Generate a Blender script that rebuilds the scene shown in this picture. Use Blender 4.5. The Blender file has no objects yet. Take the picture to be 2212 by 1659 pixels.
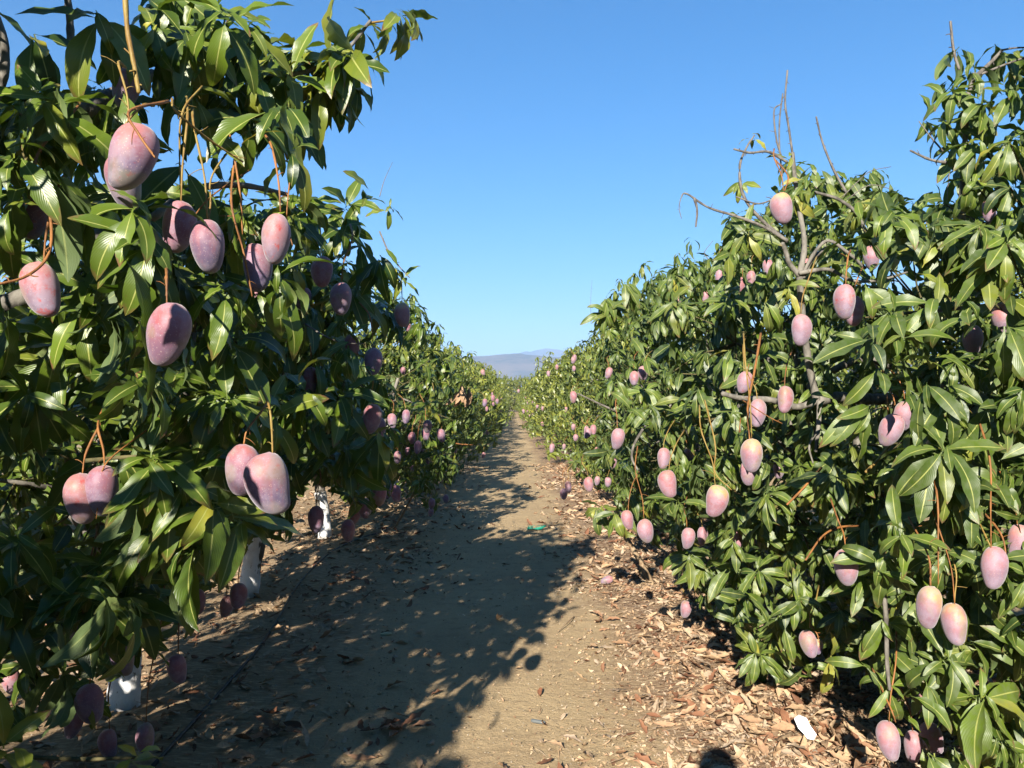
import bpy, math, random
import numpy as np
from mathutils import Vector, Matrix
D = bpy.data
SC = bpy.context.scene
COL = SC.collection
rng = np.random.default_rng(7)
random.seed(7)

# ------------------------------------------------------------------ camera, sky, sun, exposure
CAM_H = 1.60
PITCH = math.radians(1.17)
HFOV = math.radians(65.0)
cam_d = D.cameras.new('camera'); cam_d.sensor_width = 36.0
cam_d.lens = 18.0 / math.tan(HFOV / 2)
cam_d.clip_start = 0.03; cam_d.clip_end = 30000
cam = D.objects.new('camera', cam_d); COL.objects.link(cam)
cam.location = (0, 0, CAM_H); cam.rotation_euler = (math.radians(90) + PITCH, 0, 0)
SC.camera = cam

SUN_EL = math.radians(24.3)
SUN_AZ = math.radians(180 + 13.2)          # behind the camera, a little to its left
world = D.worlds.new('World'); SC.world = world; world.use_nodes = True
wn = world.node_tree
for n in list(wn.nodes): wn.nodes.remove(n)
sky = wn.nodes.new('ShaderNodeTexSky'); sky.sky_type = 'NISHITA'; sky.sun_disc = False
sky.sun_elevation = SUN_EL; sky.sun_rotation = SUN_AZ
sky.altitude = 200; sky.air_density = 1.4; sky.dust_density = 0.0; sky.ozone_density = 9.0
bg = wn.nodes.new('ShaderNodeBackground'); bg.inputs['Strength'].default_value = 0.05
wo = wn.nodes.new('ShaderNodeOutputWorld')
hs = wn.nodes.new('ShaderNodeHueSaturation'); hs.inputs['Saturation'].default_value = 1.22; hs.inputs['Value'].default_value = 1.04
wn.links.new(sky.outputs[0], hs.inputs['Color']); wn.links.new(hs.outputs[0], bg.inputs[0]); wn.links.new(bg.outputs[0], wo.inputs[0])

sun_d = D.lights.new('sun', 'SUN'); sun_d.energy = 5.0; sun_d.angle = math.radians(0.5)
sun_d.color = (1.0, 0.93, 0.82)
sun = D.objects.new('sun', sun_d); COL.objects.link(sun)
to_sun = Vector((math.sin(SUN_AZ) * math.cos(SUN_EL), math.cos(SUN_AZ) * math.cos(SUN_EL), math.sin(SUN_EL)))
sun.rotation_euler = to_sun.to_track_quat('Z', 'Y').to_euler(); sun.location = (-5, -20, 12)

vs = SC.view_settings
vs.view_transform = 'Standard'; vs.look = 'None'; vs.gamma = 1.0; vs.use_curve_mapping = False
vs.exposure = 1.5
SC.render.engine = 'CYCLES'
SC.cycles.max_bounces = 8; SC.cycles.diffuse_bounces = 2; SC.cycles.glossy_bounces = 3
SC.cycles.transmission_bounces = 4; SC.cycles.volume_bounces = 1; SC.cycles.transparent_max_bounces = 4

# ------------------------------------------------------------------ measuring helpers
FV = 1106.0 / math.tan(HFOV / 2)            # focal length for measurements taken on a 2212 wide copy
cp, sp = math.cos(PITCH), math.sin(PITCH)
def at(px, py, d):
    """point at forward distance d for a measurement on the photograph"""
    u = (px - 1106.0) / FV; v = (829.5 - py) / FV
    dy = cp - v * sp; dz = sp + v * cp
    return Vector((u / dy * d, d, CAM_H + dz / dy * d))
def proj(p):
    """(n,3) world -> px, py, depth"""
    y = p[:, 1]; z = p[:, 2] - CAM_H
    dep = y * cp + z * sp
    v = -y * sp + z * cp
    dd = np.maximum(dep, 1e-3)
    return 1106 + p[:, 0] / dd * FV, 829.5 - v / dd * FV, dep
def inside(poly, x, y):
    poly = np.asarray(poly, float); n = len(poly)
    res = np.zeros(len(x), bool); j = n - 1
    for i in range(n):
        xi, yi = poly[i]; xj, yj = poly[j]
        c = ((yi > y) != (yj > y)) & (x < (xj - xi) * (y - yi) / (yj - yi + 1e-9) + xi)
        res ^= c; j = i
    return res

# ------------------------------------------------------------------ object helpers
def tag(o, label=None, cat=None, group=None, kind=None):
    if label: o['label'] = label
    if cat: o['category'] = cat
    if group: o['group'] = group
    if kind: o['kind'] = kind
    return o
def empty(name, loc, rz=0):
    o = D.objects.new(name, None); COL.objects.link(o); o.location = loc; o.rotation_euler = (0, 0, rz)
    o.empty_display_size = 0.2
    return o
def link(name, mesh, parent=None):
    o = D.objects.new(name, mesh); COL.objects.link(o)
    if parent is not None: o.parent = parent
    return o
def mesh_np(name, V, F, mat=None, uv=None, data=None, smooth=True, mats=None, mi=None):
    """V (n,3), F (m,4) or (m,3) int arrays"""
    V = np.ascontiguousarray(V, np.float32); F = np.ascontiguousarray(F, np.int32)
    k = F.shape[1]
    me = D.meshes.new(name)
    me.vertices.add(len(V)); me.vertices.foreach_set('co', V.ravel())
    me.loops.add(F.size); me.loops.foreach_set('vertex_index', F.ravel())
    me.polygons.add(len(F)); me.polygons.foreach_set('loop_start', np.arange(0, F.size, k, dtype=np.int32))
    if mats:
        for m in mats: me.materials.append(m)
        if mi is not None: me.polygons.foreach_set('material_index', np.asarray(mi, np.int32))
    elif mat: me.materials.append(mat)
    me.update(calc_edges=True)
    if uv is not None:
        l = me.uv_layers.new(name='UVMap'); l.data.foreach_set('uv', np.ascontiguousarray(uv[F.ravel()], np.float32).ravel())
    if data is not None:
        a = me.attributes.new('leafdata', 'FLOAT_VECTOR', 'POINT'); a.data.foreach_set('vector', np.ascontiguousarray(data, np.float32).ravel())
    if smooth: me.polygons.foreach_set('use_smooth', np.ones(len(F), bool))
    me.validate(clean_customdata=False)
    return me

class MB:
    """collects quads"""
    def __init__(s): s.v = []; s.f = []; s.n = 0
    def add(s, V, F):
        s.v.append(np.asarray(V, float)); s.f.append(np.asarray(F, int) + s.n); s.n += len(V)
    def build(s, name, mat, parent=None, smooth=True, off=None):
        V = np.concatenate(s.v); F = np.concatenate(s.f)
        if off is not None: V = V - np.asarray(off)
        return link(name, mesh_np(name, V, F, mat, smooth=smooth), parent)
def spline(pts, n):
    P = np.array([list(p) for p in pts], float)
    if len(P) == 2: t = np.linspace(0, 1, n)[:, None]; return P[0] * (1 - t) + P[1] * t
    P = np.vstack([2 * P[0] - P[1], P, 2 * P[-1] - P[-2]])
    out = []
    m = len(P) - 3
    for q in np.linspace(0, m - 1e-6, n):
        i = int(q); t = q - i; a, b, c, d = P[i:i + 4]
        out.append(.5 * ((2 * b) + (-a + c) * t + (2 * a - 5 * b + 4 * c - d) * t * t + (-a + 3 * b - 3 * c + d) * t ** 3))
    return np.array(out)
def tube(mb, pts, r0, r1, sides=6, n=None, knob=0.0, cap=True):
    n = n or max(3, len(pts) * 4)
    P = spline(pts, n)
    T = np.gradient(P, axis=0); T /= np.linalg.norm(T, axis=1)[:, None] + 1e-9
    ref = np.array([0, 0, 1.0]) if abs(T[0][2]) < .8 else np.array([1.0, 0, 0])
    N = np.cross(T, ref); N /= np.linalg.norm(N, axis=1)[:, None] + 1e-9
    B = np.cross(T, N)
    r = np.linspace(r0, r1, n)
    if knob: r = r * (1 + knob * (rng.random(n) - .4))
    a = np.arange(sides) / sides * 2 * math.pi
    V = (P[:, None, :] + r[:, None, None] * (np.cos(a)[None, :, None] * N[:, None, :] + np.sin(a)[None, :, None] * B[:, None, :])).reshape(-1, 3)
    F = []
    for i in range(n - 1):
        for j in range(sides):
            k = (j + 1) % sides
            F.append((i * sides + j, i * sides + k, (i + 1) * sides + k, (i + 1) * sides + j))
    if cap:
        c = len(V); V = np.vstack([V, P[-1] + T[-1] * r[-1] * .6, P[-1] + T[-1] * r[-1] * .6])
        b = (n - 1) * sides
        for j in range(0, sides): F.append((b + j, b + (j + 1) % sides, c, c + 1))
        F = [f for f in F]
        V[-1] = V[-2] + 1e-5
        c = len(V); V = np.vstack([V, P[0] - T[0] * r[0] * .6, P[0] - T[0] * r[0] * .6 + 1e-5])
        for j in range(0, sides): F.append(((j + 1) % sides, j, c, c + 1))
    mb.add(V, F)
    return P

# ------------------------------------------------------------------ materials
def newmat(name):
    m = D.materials.new(name); m.use_nodes = True
    nt = m.node_tree
    for n in list(nt.nodes): nt.nodes.remove(n)
    return m, nt
class NT:
    def __init__(s, nt): s.nt = nt
    def n(s, t, **k):
        nd = s.nt.nodes.new(t)
        for a, b in k.items(): setattr(nd, a, b)
        return nd
    def l(s, a, b): s.nt.links.new(a, b)
    def val(s, sock, v):
        if hasattr(v, 'is_output') or isinstance(v, bpy.types.NodeSocket): s.l(v, sock)
        else: sock.default_value = v
    def math(s, op, a, b=0.0, c=0.0, clamp=False):
        nd = s.n('ShaderNodeMath', operation=op); nd.use_clamp = clamp
        s.val(nd.inputs[0], a); s.val(nd.inputs[1], b); s.val(nd.inputs[2], c); return nd.outputs[0]
    def ramp(s, v, lo, hi, a=0.0, b=1.0):
        nd = s.n('ShaderNodeMapRange', interpolation_type='SMOOTHSTEP')
        s.val(nd.inputs[0], v); nd.inputs[1].default_value = lo; nd.inputs[2].default_value = hi
        nd.inputs[3].default_value = a; nd.inputs[4].default_value = b; return nd.outputs[0]
    def mix(s, f, a, b):
        nd = s.n('ShaderNodeMix', data_type='RGBA')
        s.val(nd.inputs[0], f)
        for i, c in ((6, a), (7, b)):
            if isinstance(c, tuple): nd.inputs[i].default_value = (*c, 1)
            else: s.l(c, nd.inputs[i])
        return nd.outputs[2]
    def noise(s, vec, scale, detail=3, rough=.55):
        nd = s.n('ShaderNodeTexNoise'); nd.inputs['Scale'].default_value = scale
        nd.inputs['Detail'].default_value = detail; nd.inputs['Roughness'].default_value = rough
        if vec is not None: s.l(vec, nd.inputs['Vector'])
        return nd.outputs[0]
    def bump(s, h, strength, dist):
        nd = s.n('ShaderNodeBump'); nd.inputs['Strength'].default_value = strength; nd.inputs['Distance'].default_value = dist
        s.l(h, nd.inputs['Height']); return nd.outputs[0]
    def pbr(s, col, rough, normal=None, spec=0.5):
        p = s.n('ShaderNodeBsdfPrincipled')
        s.val(p.inputs['Base Color'], col if not isinstance(col, tuple) else (*col, 1))
        s.val(p.inputs['Roughness'], rough); s.val(p.inputs['Specular IOR Level'], spec)
        if normal is not None: s.l(normal, p.inputs['Normal'])
        return p
    def out(s, sh):
        o = s.n('ShaderNodeOutputMaterial'); s.l(sh, o.inputs[0])

def leaf_material(name, dark, light, dustc, veins=True):
    m, nt = newmat(name); g = NT(nt)
    uv = g.n('ShaderNodeUVMap', uv_map='UVMap').outputs[0]
    sx = g.n('ShaderNodeSeparateXYZ'); g.l(uv, sx.inputs[0])
    u, v = sx.outputs[0], sx.outputs[1]
    at_ = g.n('ShaderNodeAttribute', attribute_name='leafdata')
    sd = g.n('ShaderNodeSeparateXYZ'); g.l(at_.outputs['Vector'], sd.inputs[0])
    tone, age, dust = sd.outputs
    au = g.math('ABSOLUTE', g.math('SUBTRACT', u, 0.5))
    geo = g.n('ShaderNodeNewGeometry')
    pos = geo.outputs['Position']
    nz = g.noise(pos, 9.0, 3)
    col = g.mix(tone, dark, light)
    col = g.mix(g.math('MULTIPLY', g.ramp(nz, .45, .75), .35), col, (0.075, 0.10, 0.018))
    # yellowing, starting between the veins and at the edge
    yl = g.mix(g.ramp(nz, .3, .7), (0.32, 0.27, 0.03), (0.16, 0.20, 0.03))
    agef = g.math('MULTIPLY', age, g.ramp(g.math('ADD', nz, g.math('MULTIPLY', au, .6)), .15, .6), clamp=True)
    col = g.mix(agef, col, yl)
    # dry tip
    tip = g.math('MULTIPLY', g.ramp(g.math('ADD', v, g.math('MULTIPLY', nz, .25)), 1.02, 1.12), g.ramp(age, .12, .3))
    col = g.mix(tip, col, (0.16, 0.07, 0.03))
    # brown spots, browned tips and edges on the older leaves
    n5 = g.noise(pos, 130.0, 3, .6)
    spots = g.math('MULTIPLY', g.ramp(n5, .66, .72), g.ramp(nz, .45, .6))
    col = g.mix(g.math('MULTIPLY', spots, .8), col, (0.09, 0.050, 0.018))
    old = g.ramp(tone, .60, .72)
    tip2 = g.math('MULTIPLY', g.ramp(g.math('ADD', g.math('ADD', v, g.math('MULTIPLY', au, .35)), g.math('MULTIPLY', n5, .3)), 1.07, 1.16), old)
    col = g.mix(tip2, col, (0.13, 0.065, 0.028))
    # dust on the upper face
    nd2 = g.noise(pos, 40.0, 2)
    col = g.mix(g.math('MULTIPLY', dust, g.ramp(nd2, .25, .8)), col, dustc)
    vein = g.math('FRACT', g.math('SUBTRACT', g.math('MULTIPLY', v, 15.0), g.math('MULTIPLY', au, 11.0)))
    vl = g.ramp(g.math('ABSOLUTE', g.math('SUBTRACT', vein, .5)), .0, .13, 1.0, .0)
    midr = g.ramp(au, .018, .045, 1.0, 0.0)
    if veins:
        col = g.mix(g.math('MULTIPLY', vl, .10), col, (0.16, 0.21, 0.05))
        col = g.mix(g.math('MULTIPLY', midr, .85), col, (0.30, 0.31, 0.09))
    h = g.math('ADD', g.math('MULTIPLY', g.ramp(g.math('ABSOLUTE', g.math('SUBTRACT', vein, .5)), .0, .45, 1.0, .0), -0.6), g.math('MULTIPLY', midr, -0.8))
    nrm = g.bump(g.math('ADD', h, g.math('MULTIPLY', nd2, .3)), .17 if veins else .12, .003)
    back = geo.outputs['Backfacing']
    under = g.mix(.6, col, (0.10, 0.14, 0.055))
    colf = g.mix(back, col, under)
    rough = g.math('ADD', g.math('ADD', .33, g.math('MULTIPLY', dust, .2)), g.math('MULTIPLY', back, .25))
    p = g.pbr(colf, rough, nrm, 0.42)
    tr = g.n('ShaderNodeBsdfTranslucent')
    tcol = g.mix(tone, (0.10, 0.20, 0.012), (0.20, 0.30, 0.02))
    tcol = g.mix(agef, tcol, (0.5, 0.38, 0.03))
    g.l(tcol, tr.inputs[0])
    mx = g.n('ShaderNodeMixShader'); mx.inputs[0].default_value = .17
    g.l(p.outputs[0], mx.inputs[1]); g.l(tr.outputs[0], mx.inputs[2])
    g.out(mx.outputs[0])
    return m
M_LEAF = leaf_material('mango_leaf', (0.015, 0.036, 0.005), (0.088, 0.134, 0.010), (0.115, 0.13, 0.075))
M_LEAFF = leaf_material('mango_leaf_far', (0.052, 0.078, 0.010), (0.165, 0.180, 0.020), (0.13, 0.15, 0.085), veins=False)  # far copy of the leaf, its colours brightened to look sunlit

def litter_material(name):
    m, nt = newmat(name); g = NT(nt)
    at_ = g.n('ShaderNodeAttribute', attribute_name='leafdata')
    sd = g.n('ShaderNodeSeparateXYZ'); g.l(at_.outputs['Vector'], sd.inputs[0])
    cr = g.n('ShaderNodeValToRGB'); cr.color_ramp.interpolation = 'LINEAR'
    cols = [(0, (0.13, 0.060, 0.032)), (.12, (0.22, 0.095, 0.048)), (.28, (0.35, 0.215, 0.125)), (.55, (0.45, 0.31, 0.18)), (.8, (0.37, 0.285, 0.205)), (1, (0.50, 0.38, 0.24))]
    e = cr.color_ramp.elements
    e[0].position = 0; e[0].color = (*cols[0][1], 1); e[1].position = 1; e[1].color = (*cols[-1][1], 1)
    for p_, c_ in cols[1:-1]:
        k = e.new(p_); k.color = (*c_, 1)
    g.l(sd.outputs[0], cr.inputs[0])
    geo = g.n('ShaderNodeNewGeometry')
    nz = g.noise(geo.outputs['Position'], 60.0, 3)
    col = g.mix(g.ramp(nz, .4, .8, 0, .45), cr.outputs[0], (0.11, 0.065, 0.04))
    p = g.pbr(col, .75, g.bump(nz, .5, .004), .3)
    tr = g.n('ShaderNodeBsdfTranslucent'); g.l(col, tr.inputs[0])
    mx = g.n('ShaderNodeMixShader'); mx.inputs[0].default_value = .12
    g.l(p.outputs[0], mx.inputs[1]); g.l(tr.outputs[0], mx.inputs[2]); g.out(mx.outputs[0])
    return m
M_LITTER = litter_material('dry_leaf')

def bark_material(name, c1, c2, scale=30, rough=.85):
    m, nt = newmat(name); g = NT(nt)
    tc = g.n('ShaderNodeTexCoord').outputs['Object']
    mp = g.n('ShaderNodeMapping'); mp.inputs['Scale'].default_value = (1, 1, .45); g.l(tc, mp.inputs[0])
    nz = g.noise(mp.outputs[0], scale, 5, .65); n2 = g.noise(mp.outputs[0], scale * .2, 2)
    col = g.mix(g.ramp(nz, .35, .65), c1, c2)
    col = g.mix(g.ramp(n2, .45, .7, 0, .5), col, tuple(min(1, a * 1.35) for a in c2))
    g.out(g.pbr(col, rough, g.bump(nz, .8, .006), .3).outputs[0]); return m
M_BARK = bark_material('grey_bark', (0.065, 0.058, 0.048), (0.165, 0.150, 0.125))
M_BARKD = bark_material('dead_twig_bark', (0.060, 0.050, 0.043), (0.15, 0.135, 0.115), 60)
M_TWIG = bark_material('green_twig', (0.05, 0.045, 0.018), (0.10, 0.085, 0.035), 40)
M_STAKE = bark_material('weathered_wood', (0.12, 0.075, 0.04), (0.26, 0.19, 0.115), 25)
M_STALK = bark_material('orange_stalk', (0.125, 0.055, 0.020), (0.235, 0.100, 0.028), 35, .6)
M_STALKY = bark_material('yellow_stalk', (0.17, 0.095, 0.022), (0.23, 0.165, 0.045), 35, .6)

def paint_material():
    m, nt = newmat('whitewash'); g = NT(nt)
    tc = g.n('ShaderNodeTexCoord').outputs['Object']
    mp = g.n('ShaderNodeMapping'); mp.inputs['Scale'].default_value = (1, 1, .35); g.l(tc, mp.inputs[0])
    nz = g.noise(mp.outputs[0], 45, 5, .7); n2 = g.noise(tc, 6, 3)
    crack = g.ramp(nz, .60, .68)
    col = g.mix(g.ramp(n2, .35, .7, 0, .55), (0.78, 0.79, 0.80), (0.42, 0.36, 0.28))
    sz = g.n('ShaderNodeSeparateXYZ'); g.l(tc, sz.inputs[0])
    col = g.mix(g.ramp(g.math('ADD', sz.outputs[2], g.math('MULTIPLY', nz, .12)), .05, .2, .75, 0), col, (0.26, 0.19, 0.12))
    col = g.mix(crack, col, (0.20, 0.17, 0.13))
    g.out(g.pbr(col, .8, g.bump(nz, .8, -.006), .3).outputs[0]); return m
M_PAINT = paint_material()

def mango_material(name, scar=0.0, pink=1.0, yellow=0.0, cols=((0.092, 0.070, 0.122), (0.205, 0.080, 0.105), (0.34, 0.125, 0.105))):
    m, nt = newmat(name); g = NT(nt)
    oi = g.n('ShaderNodeObjectInfo'); r = oi.outputs['Random']
    tc = g.n('ShaderNodeTexCoord').outputs['Object']
    ad = g.n('ShaderNodeVectorMath', operation='ADD'); g.l(tc, ad.inputs[0])
    cb = g.n('ShaderNodeCombineXYZ'); g.l(g.math('MULTIPLY', r, 37.0), cb.inputs[0]); g.l(g.math('MULTIPLY', r, 11.0), cb.inputs[1])
    g.l(cb.outputs[0], ad.inputs[1]); vec = ad.outputs[0]
    sz = g.n('ShaderNodeSeparateXYZ'); g.l(tc, sz.inputs[0])
    nz = g.noise(vec, 14, 3); nf = g.noise(vec, 260, 2)
    hgt = g.math('ADD', g.math('MULTIPLY', sz.outputs[2], 8.0), g.math('MULTIPLY', nz, .9))   # blush is strongest near the stalk
    blush = g.ramp(hgt, .08, .78)
    low, mid, top = cols
    col = g.mix(blush, low, mid)
    col = g.mix(g.ramp(hgt, .62, 1.0, 0, .8), col, top)
    col = g.mix(g.math('MULTIPLY', g.ramp(r, .6, 1.0), .45), col, (0.26, 0.065, 0.055) if pink else (0.15, 0.12, 0.05))
    vo = g.n('ShaderNodeTexVoronoi'); vo.inputs['Scale'].default_value = 190; g.l(vec, vo.inputs['Vector'])
    col = g.mix(g.ramp(vo.outputs['Distance'], .12, .26, .6, 0), col, (0.34, 0.24, 0.22))
    if yellow:
        col = g.mix(g.ramp(g.math('ADD', hgt, g.math('MULTIPLY', nz, .5)), .75, 1.25, 0, yellow), col, (0.46, 0.30, 0.09))
    stz = g.n('ShaderNodeMapping'); stz.inputs['Scale'].default_value = (60, 60, 9); g.l(vec, stz.inputs[0])
    st_ = g.noise(stz.outputs[0], 1.0, 4, .6)
    col = g.mix(g.ramp(st_, .5, .75, 0, .35), col, (0.30, 0.10, 0.09))        # fine streaks in the wax
    gp = g.noise(vec, 11, 2)
    col = g.mix(g.ramp(gp, .56, .68, 0, .5), col, (0.17, 0.155, 0.075) if not pink or scar == 0 else (0.26, 0.17, 0.09))
    wax = g.noise(vec, 24, 5, .75)
    col = g.mix(g.ramp(wax, .42, .62, 0, .38), col, (0.27, 0.215, 0.27))       # rubbed, uneven bloom
    n3 = g.noise(vec, 34, 4, .7)
    sc_ = g.math('MULTIPLY', g.ramp(n3, .60 - .05 * scar, .72), .35 + .5 * scar)
    col = g.mix(sc_, col, (0.30, 0.03, 0.022))
    n4 = g.noise(vec, 90, 2)
    col = g.mix(g.ramp(n4, .76, .80, 0, .8), col, (0.05, 0.025, 0.015))
    fr = g.n('ShaderNodeLayerWeight'); fr.inputs[0].default_value = .35
    # waxy bloom
    p = g.pbr(col, g.ramp(wax, .3, .7, .46, .68), g.bump(g.math('ADD', nz, g.math('ADD', g.math('MULTIPLY', nf, .15), g.math('MULTIPLY', wax, .35))), .35, .004), .35)
    p.inputs['Sheen Weight'].default_value = .25; p.inputs['Sheen Roughness'].default_value = .5
    p.inputs['Subsurface Weight'].default_value = .08; p.inputs['Subsurface Radius'].default_value = (.02, .008, .006)
    p.inputs['Subsurface Scale'].default_value = .3
    g.out(p.outputs[0]); return m
M_MANGO = mango_material('mango_skin')
M_MANGOS = mango_material('mango_skin_scratched', scar=1.0, cols=((0.15, 0.11, 0.15), (0.29, 0.125, 0.13), (0.40, 0.16, 0.12)))
_pale = ((0.172, 0.118, 0.155), (0.285, 0.128, 0.142), (0.39, 0.175, 0.128))
M_MANGOP = mango_material('mango_skin_pale', cols=_pale)
M_MANGOY = mango_material('mango_skin_sunburnt', yellow=.75, cols=_pale)

def plain(name, col, rough=.6, spec=.4, bump=None):
    m, nt = newmat(name); g = NT(nt)
    geo = g.n('ShaderNodeTexCoord').outputs['Object']
    nz = g.noise(geo, 30, 4)
    c = g.mix(g.ramp(nz, .3, .8, 0, .35), col, tuple(a * .6 for a in col))
    g.out(g.pbr(c, rough, g.bump(nz, .4, .003), spec).outputs[0]); return m
M_STEM = plain('dark_stem_scar', (0.06, 0.035, 0.02))
M_WHITE = plain('white_plastic', (0.82, 0.82, 0.80), .4)
M_HOSE = plain('black_hose', (0.018, 0.019, 0.021), .45)
M_GREENP = plain('green_plastic', (0.02, 0.20, 0.13), .4)
M_GREY = plain('grey_plastic', (0.10, 0.11, 0.11), .4)
M_CREAM = plain('cream_stone', (0.50, 0.42, 0.24), .7)
M_SKIN = plain('skin', (0.45, 0.27, 0.19), .5)
M_SHIRT = plain('shirt_cloth', (0.12, 0.16, 0.26), .9)
M_TROUSER = plain('trouser_cloth', (0.09, 0.085, 0.08), .9)
M_HAIR = plain('hair', (0.03, 0.02, 0.015), .6)
M_ROTTEN = mango_material('mango_skin_rotten', scar=.2, yellow=1.0)

def ground_material():
    m, nt = newmat('orchard_soil'); g = NT(nt)
    pos = g.n('ShaderNodeNewGeometry').outputs['Position']
    sx = g.n('ShaderNodeSeparateXYZ'); g.l(pos, sx.inputs[0]); x = sx.outputs[0]
    big = g.noise(pos, 1.3, 4); med = g.noise(pos, 9, 5, .65); fin = g.noise(pos, 70, 4, .7); ult = g.noise(pos, 420, 2)
    soil = g.mix(g.ramp(big, .3, .7), (0.410, 0.300, 0.165), (0.345, 0.245, 0.135))
    soil = g.mix(g.ramp(fin, .35, .7, 0, .6), soil, (0.46, 0.345, 0.200))
    soil = g.mix(g.ramp(med, .5, .72, 0, .6), soil, (0.25, 0.175, 0.100))
    # grit
    vo = g.n('ShaderNodeTexVoronoi'); vo.inputs['Scale'].default_value = 85; g.l(pos, vo.inputs['Vector'])
    sc_ = g.n('ShaderNodeSeparateColor'); g.l(vo.outputs['Color'], sc_.inputs[0])
    dot = g.math('MULTIPLY', g.ramp(vo.outputs['Distance'], .16, .26, 1, 0), g.ramp(sc_.outputs[0], .86, .9))
    soil = g.mix(g.math('MULTIPLY', dot, .8), soil, (0.50, 0.45, 0.38))
    dot2 = g.math('MULTIPLY', g.ramp(vo.outputs['Distance'], .14, .24, 1, 0), g.ramp(sc_.outputs[1], .80, .84))
    soil = g.mix(g.math('MULTIPLY', dot2, .7), soil, (0.12, 0.075, 0.045))
    # litter-coloured mat under the rows
    l1 = g.noise(pos, 26, 4, .8)
    mp = g.n('ShaderNodeMapping'); mp.inputs['Rotation'].default_value = (0, 0, .6); mp.inputs['Scale'].default_value = (1, 3.2, 1); g.l(pos, mp.inputs[0])
    v2 = g.n('ShaderNodeTexVoronoi'); v2.inputs['Scale'].default_value = 16; g.l(mp.outputs[0], v2.inputs['Vector'])
    s2 = g.n('ShaderNodeSeparateColor'); g.l(v2.outputs['Color'], s2.inputs[0])
    lit = g.mix(s2.outputs[0], (0.37, 0.26, 0.155), (0.47, 0.355, 0.225))
    lit = g.mix(g.ramp(v2.outputs['Distance'], .25, .6, 0, .8), lit, (0.13, 0.07, 0.04))
    lit = g.mix(g.ramp(l1, .45, .7, 0, .7), lit, (0.20, 0.115, 0.07))
    edge = g.math('ADD', x, g.math('MULTIPLY', g.math('SUBTRACT', big, .5), .9))
    edge = g.math('ADD', edge, g.math('MULTIPLY', g.math('SUBTRACT', med, .5), .35))
    fr_ = g.ramp(edge, .45, .95); fl_ = g.ramp(edge, -1.35, -.65, .55, 0)
    out_ = g.ramp(g.math('ABSOLUTE', x), 3.2, 4.2, 1, .15)
    f = g.math('MULTIPLY', g.math('ADD', fr_, fl_, clamp=True), out_)
    col = g.mix(f, soil, lit)
    h = g.math('ADD', g.math('ADD', g.math('MULTIPLY', med, 1.2), g.math('MULTIPLY', fin, .6)), g.math('MULTIPLY', g.math('ADD', ult, dot), .22))
    p = g.pbr(col, .92, g.bump(h, .85, .022), .2)
    g.out(p.outputs[0]); return m
M_GROUND = ground_material()

def mountain_material():
    m, nt = newmat('dry_mountain'); g = NT(nt)
    pos = g.n('ShaderNodeNewGeometry').outputs['Position']
    nz = g.noise(pos, .004, 6, .65); n2 = g.noise(pos, .02, 4)
    col = g.mix(g.ramp(nz, .4, .6), (0.14, 0.11, 0.085), (0.07, 0.07, 0.055))
    col = g.mix(g.ramp(n2, .5, .7, 0, .6), col, (0.17, 0.125, 0.09))
    g.out(g.pbr(col, 1.0, None, .1).outputs[0]); return m
M_MOUNT = mountain_material()

# ------------------------------------------------------------------ ground
_w = [(rng.uniform(0, 6.28), 10 ** rng.uniform(-.2, 1.0), rng.uniform(0, 6.28)) for _ in range(26)]
def rough_noise(x, y):
    s = 0
    for a, k, p in _w: s = s + np.sin((x * math.cos(a) + y * math.sin(a)) * k + p) / (k ** .9 + .6)
    return s
def gz(x, y):
    x = np.asarray(x, float); y = np.asarray(y, float)
    near = np.clip(1 - (np.hypot(x, y) - 20) / 30, 0, 1)
    s = np.clip((np.abs(x - .0) - .55) / .9, 0, 1); s = s * s * (3 - 2 * s)
    base = .035 * s * np.clip(1 - (np.abs(x) - 2.6) / 1.5, .2, 1)
    return near * (base + (.0045 + .011 * s) * rough_noise(x, y))
def axis(segs):
    out = []
    for a, b, st in segs: out.extend(np.arange(a, b, st))
    return np.array(out)
gx = np.r_[[-5500, -2500, -1000, -400, -150, -60, -30, -18], axis([(-12, -4, .5), (-4, -2, .08), (-2, 3.2, .03), (3.2, 6, .12), (6, 12, .5)]), [18, 30, 60, 150, 400, 1000, 2500, 5500]]
gy = np.r_[[-150, -60, -30], axis([(-20, 0, 1.0), (0, 2.6, .2), (2.6, 8, .03), (8, 16, .07), (16, 32, .25), (32, 60, 1)]), [70, 90, 120, 160, 240, 400, 700, 1200, 2500, 4500, 9800]]
GX, GY = np.meshgrid(gx, gy)
GZ = gz(GX, GY)
nx, ny = len(gx), len(gy)
idx = np.arange(nx * ny).reshape(ny, nx)
F = np.stack([idx[:-1, :-1], idx[:-1, 1:], idx[1:, 1:], idx[1:, :-1]], -1).reshape(-1, 4)
ground = link('ground', mesh_np('ground', np.stack([GX, GY, GZ], -1).reshape(-1, 3), F, M_GROUND))
tag(ground, kind='structure')

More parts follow.
